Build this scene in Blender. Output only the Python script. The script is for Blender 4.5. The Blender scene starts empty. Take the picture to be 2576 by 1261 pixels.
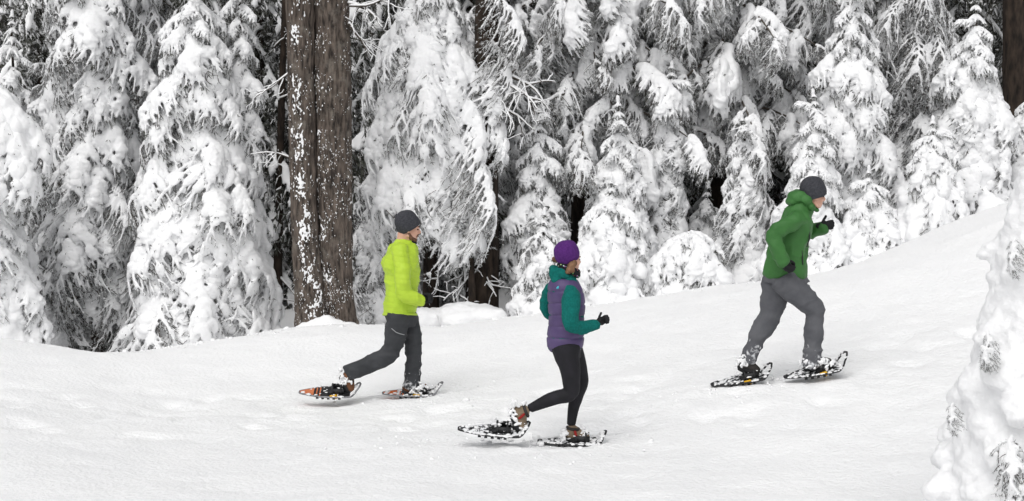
import bpy, math, random
import numpy as np
from mathutils import Vector, Matrix, noise as mnoise

R = math.radians
SC = bpy.context.scene
COL = SC.collection
rng = np.random.default_rng(7)
rnd = random.Random(11)

# ------------------------------------------------------------------ camera
# photo-pixel frame used for measuring: 2576 x 1261, focal length in those pixels
FPX, CX, CY, HOR = 4507.0, 1288.0, 630.5, 152.0
PITCH = math.atan((CY - HOR) / FPX)
CAMZ = 2.98
cd = bpy.data.cameras.new('camera')
cd.sensor_width = 36.0
cd.lens = 36.0 * FPX / 2576.0
cd.clip_start, cd.clip_end = 0.1, 1500.0
cam = bpy.data.objects.new('camera', cd)
cam.location = (0, 0, CAMZ)
cam.rotation_euler = (math.pi / 2 - PITCH, 0, 0)
COL.objects.link(cam)
SC.camera = cam

# ------------------------------------------------------------------ world, sun, exposure
SUN_EL, SUN_AZ = R(55), R(200)          # azimuth measured from +Y clockwise: from behind and left of the camera
w = bpy.data.worlds.new('World')
SC.world = w
w.use_nodes = True
nt = w.node_tree
nt.nodes.clear()
sky = nt.nodes.new('ShaderNodeTexSky')
sky.sky_type = 'NISHITA'
sky.sun_disc = False
sky.sun_elevation = SUN_EL
sky.sun_rotation = SUN_AZ
sky.air_density = 1.0
sky.dust_density = 4.0
sky.ozone_density = 1.0
hsv = nt.nodes.new('ShaderNodeHueSaturation')
hsv.inputs['Saturation'].default_value = 0.12
bg = nt.nodes.new('ShaderNodeBackground')
bg.inputs['Strength'].default_value = 0.12
wo = nt.nodes.new('ShaderNodeOutputWorld')
nt.links.new(sky.outputs[0], hsv.inputs['Color'])
nt.links.new(hsv.outputs[0], bg.inputs[0])
nt.links.new(bg.outputs[0], wo.inputs[0])
sl = bpy.data.lights.new('sun', 'SUN')
sl.energy = 1.0
sl.angle = R(60)
sl.color = (1.0, 0.985, 0.96)
so = bpy.data.objects.new('sun', sl)
sd = Vector((math.sin(SUN_AZ) * math.cos(SUN_EL), math.cos(SUN_AZ) * math.cos(SUN_EL), math.sin(SUN_EL)))
so.rotation_euler = sd.to_track_quat('Z', 'Y').to_euler()
so.location = (0, -5, 20)
COL.objects.link(so)
SC.view_settings.view_transform = 'Standard'
SC.view_settings.look = 'None'
SC.view_settings.gamma = 1.0
SC.view_settings.use_curve_mapping = False
SC.view_settings.exposure = -0.04
SC.cycles.max_bounces = 8
SC.cycles.diffuse_bounces = 6
SC.cycles.glossy_bounces = 2
SC.cycles.use_denoising = True
SC.cycles.caustics_reflective = False
SC.cycles.caustics_refractive = False


def at(u, v, Y):
    """world point at depth Y seen at photo pixel (u, v)"""
    a, b = (u - CX) / FPX, (CY - v) / FPX
    cp, sp = math.cos(PITCH), math.sin(PITCH)
    d = np.array([a, cp + b * sp, -sp + b * cp])
    return np.array([0, 0, CAMZ]) + d * (Y / d[1])


# ------------------------------------------------------------------ noise
def _hash(ix, iy, iz, seed):
    h = (ix * 374761393 + iy * 668265263 + iz * 2147483647 + seed * 974634777) & 0xFFFFFFFF
    h = ((h ^ (h >> 13)) * 1274126177) & 0xFFFFFFFF
    h = h ^ (h >> 16)
    return (h & 0xFFFFFF) / float(0xFFFFFF) * 2 - 1


def vnoise(p, scale=1.0, seed=0):
    """vectorised value noise, p is (n,3)"""
    q = np.asarray(p, float) * scale
    i = np.floor(q).astype(np.int64)
    f = q - i
    f = f * f * f * (f * (f * 6 - 15) + 10)
    out = 0
    for dx in (0, 1):
        wx = f[:, 0] if dx else 1 - f[:, 0]
        for dy in (0, 1):
            wy = f[:, 1] if dy else 1 - f[:, 1]
            for dz in (0, 1):
                wz = f[:, 2] if dz else 1 - f[:, 2]
                out = out + wx * wy * wz * _hash(i[:, 0] + dx, i[:, 1] + dy, i[:, 2] + dz, seed)
    return out


def fbm(p, scale, octaves=3, seed=0):
    s, a, t = 0, 1.0, 0
    for k in range(octaves):
        s = s + a * vnoise(p, scale * 2.03 ** k, seed + k * 17)
        t += a
        a *= 0.5
    return s / t


# ------------------------------------------------------------------ materials
MAT = {}


def mat(name, c1, c2=None, rough=0.85, nscale=8.0, bump=0.0, bscale=60.0, spec=0.3, stretch=(1, 1, 1), lo=0.35, hi=0.65,
        detail=4.0, bdist=0.01, metal=0.0):
    m = bpy.data.materials.new(name)
    m.use_nodes = True
    n = m.node_tree.nodes
    l = m.node_tree.links
    b = n['Principled BSDF']
    b.inputs['Roughness'].default_value = rough
    b.inputs['Specular IOR Level'].default_value = spec
    b.inputs['Metallic'].default_value = metal
    tc = n.new('ShaderNodeTexCoord')
    mp = n.new('ShaderNodeMapping')
    mp.inputs['Scale'].default_value = stretch
    l.new(tc.outputs['Object'], mp.inputs[0])
    if c2 is None:
        b.inputs['Base Color'].default_value = (*c1, 1)
    else:
        nz = n.new('ShaderNodeTexNoise')
        nz.inputs['Scale'].default_value = nscale
        nz.inputs['Detail'].default_value = detail
        l.new(mp.outputs[0], nz.inputs['Vector'])
        cr = n.new('ShaderNodeValToRGB')
        cr.color_ramp.elements[0].position = lo
        cr.color_ramp.elements[1].position = hi
        cr.color_ramp.elements[0].color = (*c1, 1)
        cr.color_ramp.elements[1].color = (*c2, 1)
        l.new(nz.outputs['Fac'], cr.inputs[0])
        l.new(cr.outputs[0], b.inputs['Base Color'])
    if bump:
        nb = n.new('ShaderNodeTexNoise')
        nb.inputs['Scale'].default_value = bscale
        nb.inputs['Detail'].default_value = 5.0
        l.new(mp.outputs[0], nb.inputs['Vector'])
        bp = n.new('ShaderNodeBump')
        bp.inputs['Strength'].default_value = bump
        bp.inputs['Distance'].default_value = bdist
        l.new(nb.outputs['Fac'], bp.inputs['Height'])
        l.new(bp.outputs[0], b.inputs['Normal'])
    MAT[name] = m
    return m


mat('tree_snow', (0.85, 0.853, 0.862), (0.91, 0.913, 0.918), rough=0.8, nscale=5, bump=0.45, bscale=60, bdist=0.014)
mat('ground_snow', (0.925, 0.928, 0.934), (0.955, 0.957, 0.96), rough=0.8, nscale=1.2, bump=0.85, bscale=24, bdist=0.02)
mat('needles', (0.03, 0.035, 0.026), (0.11, 0.112, 0.096), rough=0.7, nscale=12)
mat('frosted_needles', (0.3, 0.305, 0.3), (0.8, 0.805, 0.81), rough=0.8, nscale=22, lo=0.3, hi=0.6)
mat('twig', (0.05, 0.04, 0.033), (0.1, 0.085, 0.07), rough=0.9, nscale=20)
mat('bark', (0.026, 0.021, 0.018), (0.16, 0.128, 0.106), rough=0.95, nscale=30, stretch=(1, 1, 0.2), bump=1.0, bscale=60,
    bdist=0.02, lo=0.34, hi=0.68, detail=8)
mat('dark_bark', (0.012, 0.009, 0.0075), (0.05, 0.036, 0.027), rough=0.95, nscale=16, stretch=(1, 1, 0.3), bump=0.9, bscale=30,
    bdist=0.02, detail=7)
mat('skin', (0.62, 0.33, 0.24), (0.72, 0.44, 0.33), rough=0.5, nscale=14, bump=0.1, bscale=150, bdist=0.002)
mat('eye', (0.03, 0.025, 0.02), rough=0.2)
mat('beard_hair', (0.07, 0.035, 0.02), (0.2, 0.1, 0.06), rough=0.8, nscale=90, bump=0.6, bscale=180, bdist=0.004)
mat('brown_hair', (0.09, 0.045, 0.025), (0.26, 0.14, 0.075), rough=0.6, nscale=40, stretch=(1, 1, 0.25), bump=0.6, bscale=120, bdist=0.004)
mat('charcoal_knit', (0.036, 0.037, 0.044), (0.058, 0.059, 0.068), rough=0.95, nscale=60, bump=0.5, bscale=260, bdist=0.004)
mat('purple_knit', (0.066, 0.014, 0.125), (0.095, 0.022, 0.17), rough=0.95, nscale=60, bump=0.6, bscale=240, bdist=0.005)
mat('lime_shell', (0.42, 0.60, 0.04), (0.48, 0.66, 0.055), rough=0.55, nscale=5, bump=0.25, bscale=26, bdist=0.012)
mat('green_shell', (0.036, 0.132, 0.03), (0.05, 0.168, 0.042), rough=0.6, nscale=5, bump=0.25, bscale=24, bdist=0.01)
mat('purple_quilt', (0.07, 0.046, 0.125), (0.095, 0.066, 0.16), rough=0.5, nscale=7, bump=0.3, bscale=24, bdist=0.012)
mat('teal_fleece', (0.0, 0.105, 0.092), (0.002, 0.15, 0.13), rough=0.95, nscale=70, bump=0.7, bscale=180, bdist=0.006)
mat('dark_grey_cloth', (0.036, 0.038, 0.042), (0.055, 0.057, 0.062), rough=0.85, nscale=6, bump=0.3, bscale=26, bdist=0.012)
mat('mid_grey_cloth', (0.085, 0.087, 0.097), (0.118, 0.12, 0.13), rough=0.85, nscale=7, bump=0.3, bscale=26, bdist=0.012)
mat('black_stretch', (0.009, 0.009, 0.011), (0.016, 0.015, 0.02), rough=0.75, nscale=9)
mat('black_glove', (0.008, 0.008, 0.009), (0.02, 0.02, 0.022), rough=0.85, nscale=30, bump=0.3, bscale=90, bdist=0.004)
mat('brown_boot', (0.12, 0.05, 0.025), (0.2, 0.09, 0.045), rough=0.8, nscale=12, bump=0.2, bscale=90, bdist=0.004)
mat('tan_boot', (0.17, 0.125, 0.085), (0.27, 0.205, 0.14), rough=0.85, nscale=14, bump=0.2, bscale=90, bdist=0.004)
mat('dark_boot', (0.02, 0.018, 0.017), (0.05, 0.045, 0.042), rough=0.8, nscale=14, bump=0.2, bscale=90, bdist=0.004)
mat('black_plastic', (0.012, 0.012, 0.013), (0.03, 0.03, 0.032), rough=0.5, nscale=20)
mat('grey_metal', (0.16, 0.16, 0.17), (0.3, 0.3, 0.31), rough=0.4, nscale=30, metal=0.6)
mat('orange_deck', (0.5, 0.13, 0.045), (0.6, 0.2, 0.09), rough=0.6, nscale=14)
mat('yellow_metal', (0.8, 0.42, 0.01), (0.85, 0.5, 0.03), rough=0.45, nscale=14)
mat('red_strap', (0.28, 0.015, 0.012), rough=0.6)
mat('pale_logo', (0.1, 0.62, 0.75), rough=0.6)
mat('grey_zip', (0.3, 0.31, 0.32), rough=0.5)
mat('lime_piping', (0.38, 0.48, 0.05), rough=0.5)
mat('rock', (0.06, 0.055, 0.05), (0.16, 0.15, 0.14), rough=0.95, nscale=8, bump=0.6, bscale=20)

for k_, b_ in (('snowy_black_deck', (0.014, 0.014, 0.016)), ('snowy_orange_deck', (0.62, 0.14, 0.03))):
    mat(k_, b_, (0.8, 0.81, 0.83), rough=0.7, nscale=26, lo=0.5 if 'black' in k_ else 0.58, hi=0.62 if 'black' in k_ else 0.68, detail=7)
# grey lichen patches on the big trunk
n, l = MAT['bark'].node_tree.nodes, MAT['bark'].node_tree.links
bb = n['Principled BSDF']; src = bb.inputs['Base Color'].links[0].from_socket
tcn = n.new('ShaderNodeTexCoord'); nz = n.new('ShaderNodeTexNoise'); nz.inputs['Scale'].default_value = 5.5; nz.inputs['Detail'].default_value = 9; nz.inputs['Roughness'].default_value = 0.72
l.new(tcn.outputs['Object'], nz.inputs['Vector'])
mr = n.new('ShaderNodeMapRange'); mr.inputs[1].default_value = 0.52; mr.inputs[2].default_value = 0.66; mr.inputs[4].default_value = 0.6
l.new(nz.outputs['Fac'], mr.inputs[0])
mx = n.new('ShaderNodeMix'); mx.data_type = 'RGBA'; mx.inputs[7].default_value = (0.2, 0.18, 0.155, 1)
l.new(mr.outputs[0], mx.inputs[0]); l.new(src, mx.inputs[6]); l.new(mx.outputs[2], bb.inputs['Base Color'])
# neck gaiter: black with coloured dots
m = mat('dotted_cloth', (0.01, 0.01, 0.014), rough=0.9)
n, l = m.node_tree.nodes, m.node_tree.links
vo = n.new('ShaderNodeTexVoronoi')
vo.inputs['Scale'].default_value = 48
tcn = n.new('ShaderNodeTexCoord')
l.new(tcn.outputs['Object'], vo.inputs['Vector'])
th = n.new('ShaderNodeMath'); th.operation = 'LESS_THAN'; th.inputs[1].default_value = 0.27
l.new(vo.outputs['Distance'], th.inputs[0])
hs = n.new('ShaderNodeHueSaturation'); hs.inputs['Saturation'].default_value = 0.75; hs.inputs['Value'].default_value = 0.6
l.new(vo.outputs['Color'], hs.inputs['Color'])
mx = n.new('ShaderNodeMix'); mx.data_type = 'RGBA'
mx.inputs[6].default_value = (0.01, 0.01, 0.014, 1)
l.new(th.outputs[0], mx.inputs[0]); l.new(hs.outputs[0], mx.inputs[7])
l.new(mx.outputs[2], n['Principled BSDF'].inputs['Base Color'])


def powdered(name, base, top, grain=70):
    """trouser cloth with snow stuck to the lower legs; top = world height (object z) where the powder starts"""
    m = MAT[base].copy()
    m.name = name
    n, l = m.node_tree.nodes, m.node_tree.links
    b = n['Principled BSDF']
    src = b.inputs['Base Color'].links[0].from_socket
    tc = n.new('ShaderNodeTexCoord'); sx = n.new('ShaderNodeSeparateXYZ')
    l.new(tc.outputs['Object'], sx.inputs[0])
    mr = n.new('ShaderNodeMapRange')
    mr.inputs[1].default_value = top; mr.inputs[2].default_value = top - 0.34
    mr.inputs[3].default_value = -0.22; mr.inputs[4].default_value = 0.12
    l.new(sx.outputs[2], mr.inputs[0])
    nz = n.new('ShaderNodeTexNoise'); nz.inputs['Scale'].default_value = grain * 0.35; nz.inputs['Detail'].default_value = 6
    l.new(tc.outputs['Object'], nz.inputs['Vector'])
    ad = n.new('ShaderNodeMath'); ad.operation = 'ADD'
    l.new(nz.outputs['Fac'], ad.inputs[0]); l.new(mr.outputs[0], ad.inputs[1])
    m2 = n.new('ShaderNodeMapRange'); m2.inputs[1].default_value = 0.53; m2.inputs[2].default_value = 0.68
    m2.inputs[4].default_value = 0.8
    l.new(ad.outputs[0], m2.inputs[0])
    mx = n.new('ShaderNodeMix'); mx.data_type = 'RGBA'
    mx.inputs[7].default_value = (0.8, 0.81, 0.83, 1)
    l.new(m2.outputs[0], mx.inputs[0]); l.new(src, mx.inputs[6]); l.new(mx.outputs[2], b.inputs['Base Color'])
    MAT[name] = m


# ------------------------------------------------------------------ mesh helpers
class Geo:
    """collects triangles/quads/ngons with a material slot each"""
    def __init__(self):
        self.v, self.f, self.m, self.n = [], [], [], 0

    def add(self, verts, faces, mi=0):
        verts = np.asarray(verts, float)
        self.v.append(verts)
        for f in faces:
            self.f.append([i + self.n for i in f])
            self.m.append(mi)
        self.n += len(verts)

    def verts(self):
        return np.concatenate(self.v) if self.v else np.zeros((0, 3))

    def mesh(self, name, mats, origin=(0, 0, 0), smooth=True):
        return make_mesh(name, self.verts() - np.asarray(origin), self.f, [MAT[k] for k in mats], self.m, smooth)


def make_mesh(name, verts, faces, mats, midx=None, smooth=True):
    me = bpy.data.meshes.new(name)
    me.from_pydata(np.asarray(verts).tolist(), [], faces)
    for m_ in mats:
        me.materials.append(m_)
    if midx is not None and len(mats) > 1:
        me.polygons.foreach_set('material_index', np.asarray(midx, np.int32))
    if smooth:
        me.polygons.foreach_set('use_smooth', np.ones(len(me.polygons), bool))
    me.update()
    return me


def frame_of(t):
    t = np.asarray(t, float)
    t = t / (np.linalg.norm(t) + 1e-9)
    a = np.array([0, 0, 1.0]) if abs(t[2]) < 0.9 else np.array([1.0, 0, 0])
    u = np.cross(a, t); u /= np.linalg.norm(u)
    return u, np.cross(t, u)


def tube(pts, rad, n=8, cap=True):
    pts = np.asarray(pts, float)
    k = len(pts)
    tan = np.gradient(pts, axis=0)
    V, F = [], []
    ang = np.arange(n) * 2 * math.pi / n
    u, v = frame_of(tan[0])
    for i in range(k):
        t = tan[i] / (np.linalg.norm(tan[i]) + 1e-9)
        u = u - t * np.dot(u, t)
        u /= np.linalg.norm(u) + 1e-9
        v = np.cross(t, u)
        V.append(pts[i] + rad[i] * (np.cos(ang)[:, None] * u + np.sin(ang)[:, None] * v))
    V = np.concatenate(V)
    for i in range(k - 1):
        for j in range(n):
            j2 = (j + 1) % n
            F.append([i * n + j, i * n + j2, (i + 1) * n + j2, (i + 1) * n + j])
    if cap:
        t0 = tan[0] / (np.linalg.norm(tan[0]) + 1e-9)
        t1 = tan[-1] / (np.linalg.norm(tan[-1]) + 1e-9)
        V = np.concatenate([V, [pts[0] - t0 * rad[0] * 0.6], [pts[-1] + t1 * rad[-1] * 0.6]])
        a, b = k * n, k * n + 1
        for j in range(n):
            j2 = (j + 1) % n
            F.append([a, j2, j])
            F.append([b, (k - 1) * n + j, (k - 1) * n + j2])
    return V, F


def spline(pts, n):
    """Catmull-Rom through pts (any dimension), n samples"""
    p = np.asarray(pts, float)
    p = np.concatenate([[2 * p[0] - p[1]], p, [2 * p[-1] - p[-2]]])
    out = []
    seg = len(p) - 3
    for s in np.linspace(0, seg - 1e-6, n):
        i = int(s); t = s - i
        a, b, c, d = p[i:i + 4]
        out.append(0.5 * ((2 * b) + (c - a) * t + (2 * a - 5 * b + 4 * c - d) * t * t + (3 * b - a - 3 * c + d) * t ** 3))
    return np.array(out)


def limb(joints, n=14, sides=14):
    """joints: rows x,y,z,r"""
    s = spline(joints, n)
    return tube(s[:, :3], np.maximum(s[:, 3], 0.004), sides)


def loft(rings, n=24, steps=None):
    """rings: (centre, axis a, axis b) -> closed lofted tube, smoothly interpolated"""
    arr = np.array([np.concatenate([c, a, b]) for c, a, b in rings])
    s = spline(arr, steps or len(rings) * 4)
    ang = np.arange(n) * 2 * math.pi / n
    V, F = [], []
    for r in s:
        V.append(r[:3] + np.cos(ang)[:, None] * r[3:6] + np.sin(ang)[:, None] * r[6:9])
    V = np.concatenate(V)
    k = len(s)
    for i in range(k - 1):
        for j in range(n):
            j2 = (j + 1) % n
            F.append([i * n + j, i * n + j2, (i + 1) * n + j2, (i + 1) * n + j])
    F.append(list(range(n))[::-1])
    F.append([(k - 1) * n + j for j in range(n)])
    return V, F


def ellipsoid(c, r, rot=None, nu=14, nv=8):
    V = [(0, 0, 1.0)]
    for i in range(1, nv):
        th = math.pi * i / nv
        for j in range(nu):
            ph = 2 * math.pi * j / nu
            V.append((math.sin(th) * math.cos(ph), math.sin(th) * math.sin(ph), math.cos(th)))
    V.append((0, 0, -1.0))
    F = []
    for j in range(nu):
        F.append([0, 1 + j, 1 + (j + 1) % nu])
        F.append([len(V) - 1, 1 + (nv - 2) * nu + (j + 1) % nu, 1 + (nv - 2) * nu + j])
    for i in range(nv - 2):
        for j in range(nu):
            a = 1 + i * nu + j; b = 1 + i * nu + (j + 1) % nu
            F.append([a, a + nu, b + nu, b])
    V = np.array(V) * np.asarray(r if np.ndim(r) else (r, r, r))
    if rot is not None:
        V = V @ np.array(rot).T
    return V + np.asarray(c), F


def box(c, half, rot=None):
    V = np.array([(x, y, z) for x in (-1, 1) for y in (-1, 1) for z in (-1, 1)], float) * np.asarray(half)
    if rot is not None:
        V = V @ np.array(rot).T
    F = [[0, 1, 3, 2], [4, 6, 7, 5], [0, 4, 5, 1], [2, 3, 7, 6], [0, 2, 6, 4], [1, 5, 7, 3]]
    return V + np.asarray(c), F


TMP = bpy.data.scenes.new('tmp')


def remesh(geo, voxel, smooth=2, factor=0.5):
    """union of the closed shapes in geo -> (verts, quads)"""
    me = make_mesh('tmp', geo.verts(), geo.f, [])
    ob = bpy.data.objects.new('tmp', me)
    TMP.collection.objects.link(ob)
    md = ob.modifiers.new('r', 'REMESH'); md.mode = 'VOXEL'; md.voxel_size = voxel
    if smooth:
        ms = ob.modifiers.new('s', 'SMOOTH'); ms.factor = factor; ms.iterations = smooth
    TMP.view_layers[0].update()
    dg = TMP.view_layers[0].depsgraph
    ev = ob.evaluated_get(dg)
    m2 = ev.to_mesh()
    V = np.empty(len(m2.vertices) * 3); m2.vertices.foreach_get('co', V); V = V.reshape(-1, 3)
    Nn = np.empty(len(m2.vertices) * 3); m2.vertices.foreach_get('normal', Nn); Nn = Nn.reshape(-1, 3)
    F = [list(p.vertices) for p in m2.polygons]
    ev.to_mesh_clear()
    bpy.data.objects.remove(ob); bpy.data.meshes.remove(me)
    return V, F, Nn


def tag(o, label=None, cat=None, group=None, kind=None):
    if label: o['label'] = label
    if cat: o['category'] = cat
    if group: o['group'] = group
    if kind: o['kind'] = kind
    return o


def link(name, me, parent=None, loc=None):
    o = bpy.data.objects.new(name, me)
    COL.objects.link(o)
    if parent is not None:
        o.parent = parent
    if loc is not None:
        o.location = loc
    return o


def part(name, geo, mats, parent, smooth=True):
    """world-space geometry -> a child of parent"""
    return link(name, geo.mesh(name, mats, parent.location, smooth), parent)


def empty(name, loc):
    o = bpy.data.objects.new(name, None)
    o.location = [float(x) for x in loc]
    o.empty_display_size = 0.2
    COL.objects.link(o)
    return o


# ------------------------------------------------------------------ terrain
crest_px = [(-300, 836), (0, 848), (130, 868), (280, 890), (430, 876), (600, 848), (720, 822), (800, 815), (950, 812),
            (1100, 821), (1270, 803), (1480, 770), (1750, 730), (2000, 700), (2180, 655), (2300, 602), (2400, 556),
            (2576, 498), (2900, 420)]


def crest_Y(u):
    return float(np.interp(u, [-300, 280, 1100, 2000, 2900], [19.6, 19.6, 20.6, 20.8, 20.3]))


ctrl = []
for u, v in crest_px:
    Y = crest_Y(u)
    p = at(u, v, Y)
    ctrl.append(p)
    ctrl.append(p + np.array([p[0] * 0.04, 0.9, -0.10 if u > 2100 else -0.2]))
    ctrl.append(p + np.array([p[0] * 0.1, 2.4, -0.30 if u > 2100 else -0.55]))
    ctrl.append(p + np.array([p[0] * 0.2, 5.0, -0.35 if u > 2100 else -0.6]))
for u, v, Y in [(1446, 1122, 14.0), (1340, 1120, 14.0), (1036, 1002, 16.5), (880, 1008, 16.5), (1852, 974, 15.3), (2048, 950, 15.3),
                (1200, 930, 17.8), (400, 1000, 16.9), (2300, 760, 17.6)]:
    ctrl.append(at(u, v, Y))
for x, y, z in [(-4, 12, -0.02), (0, 12, 0.0), (2.5, 12, 0.05), (-4, 9, 0), (0, 9, 0), (3.5, 10, 0.1), (-4.6, 14, 0.0), (5.5, 12, 0.25)]:
    ctrl.append(np.array([x, y, z]))
ctrl = np.array(ctrl)


def tps_k(d2):
    return np.where(d2 > 1e-9, d2 * np.log(d2 + 1e-12), 0)


_n = len(ctrl)
_d2 = ((ctrl[:, None, :2] - ctrl[None, :, :2]) ** 2).sum(-1)
_A = np.zeros((_n + 3, _n + 3))
_A[:_n, :_n] = tps_k(_d2) + np.eye(_n) * 0.02
_A[:_n, _n] = 1; _A[:_n, _n + 1:] = ctrl[:, :2]
_A[_n:, :_n] = _A[:_n, _n:].T
_W = np.linalg.solve(_A, np.concatenate([ctrl[:, 2], [0, 0, 0]]))


def ground_z(xy, rough=True):
    xy = np.atleast_2d(np.asarray(xy, float))
    q = xy.copy()
    q[:, 0] = np.clip(q[:, 0], -9, 9); q[:, 1] = np.clip(q[:, 1], 8.5, 25.5)
    out = np.empty(len(q))
    for s in range(0, len(q), 20000):
        c = q[s:s + 20000]
        d2 = ((c[:, None, :] - ctrl[None, :, :2]) ** 2).sum(-1)
        out[s:s + 20000] = tps_k(d2) @ _W[:_n] + _W[_n] + c @ _W[_n + 1:]
    if rough:
        p3 = np.concatenate([xy, np.zeros((len(xy), 1))], 1)
        out = out + 0.035 * fbm(p3 * [1, 0.8, 1], 0.8, 2, 3) + 0.012 * fbm(p3, 4.0, 3, 9)
    return out


def gz(x, y):
    return float(ground_z([[x, y]])[0])


def axis(lo, hi, step, out_lo, out_hi):
    mid = np.arange(lo, hi + 1e-6, step)
    a, g = [], step
    x = lo
    while x > out_lo:
        g *= 1.25; x -= g; a.append(x)
    b, g = [], step
    x = hi
    while x < out_hi:
        g *= 1.25; x += g; b.append(x)
    return np.array(a[::-1] + mid.tolist() + b)


xs = axis(-6.5, 6.5, 0.055, -260, 260)
ys = axis(11.0, 22.5, 0.055, -120, 320)
XX, YY = np.meshgrid(xs, ys)
P2 = np.stack([XX.ravel(), YY.ravel()], 1)
ZZ = ground_z(P2)
# lumpy surface snow, ridged drag marks near the track
p3 = np.concatenate([P2, np.zeros((len(P2), 1))], 1)
path = np.interp(P2[:, 0], [-6, -2.5, 0, 2.2, 4, 7], [15.6, 15.6, 15.2, 15.3, 15.6, 16.0])
trod = np.exp(-((P2[:, 1] - path) / 1.5) ** 2)
dent = fbm(p3, 3.1, 2, 71)
ZZ += 0.012 * fbm(p3, 2.2, 3, 61) - trod * 0.035 * np.maximum(0, dent - 0.12) / 0.4 + trod * 0.012 * fbm(p3, 7.0, 2, 72)
ZZ += 0.010 * np.maximum(0, fbm(p3, 9.0, 3, 21)) + 0.004 * fbm(p3, 22.0, 2, 33)
for cx_, cy_ in ((.31, 13.96), (-.93, 16.6)):      # snow pushed up round the planted snowshoes
    e = np.sqrt(((P2[:, 0] - cx_) / .34) ** 2 + ((P2[:, 1] - cy_) / .15) ** 2)
    ZZ += .03 * np.exp(-((e - 1.15) / .22) ** 2) * (.7 + .6 * fbm(p3, 12, 2, 5)) - .02 * np.exp(-(e / .8) ** 2)
nx, ny = len(xs), len(ys)
idx = np.arange(nx * ny).reshape(ny, nx)
quads = np.stack([idx[:-1, :-1], idx[:-1, 1:], idx[1:, 1:], idx[1:, :-1]], -1).reshape(-1, 4)
me = make_mesh('snow_ground', np.concatenate([P2, ZZ[:, None]], 1), quads.tolist(), [MAT['ground_snow']])
tag(link('snow_ground', me), kind='structure')

# ------------------------------------------------------------------ bough prototypes
UP = np.array([0, 0, 1.0])


def needle_fan(g, p, t, L, wd, k, mi, spread=0.9, down=0.35):
    """k single-triangle needles leaving point p along a twig with tangent t"""
    for _ in range(k):
        d = t * 0.6 + np.array([rnd.gauss(0, 1), rnd.gauss(0, 1), rnd.gauss(0, 0.8)]) * spread * 0.6 - UP * down
        d /= np.linalg.norm(d) + 1e-9
        s = np.cross(d, [rnd.gauss(0, 1), rnd.gauss(0, 1), rnd.gauss(0, 1)])
        s /= np.linalg.norm(s) + 1e-9
        l_ = L * rnd.uniform(0.6, 1.25)
        g.add([p - s * wd * 0.5, p + s * wd * 0.5, p + d * l_ + s * wd * 0.15, p + d * l_ - s * wd * 0.15], [[0, 1, 2, 3]],
              mi if rnd.random() > 0.0 else mi)


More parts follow.
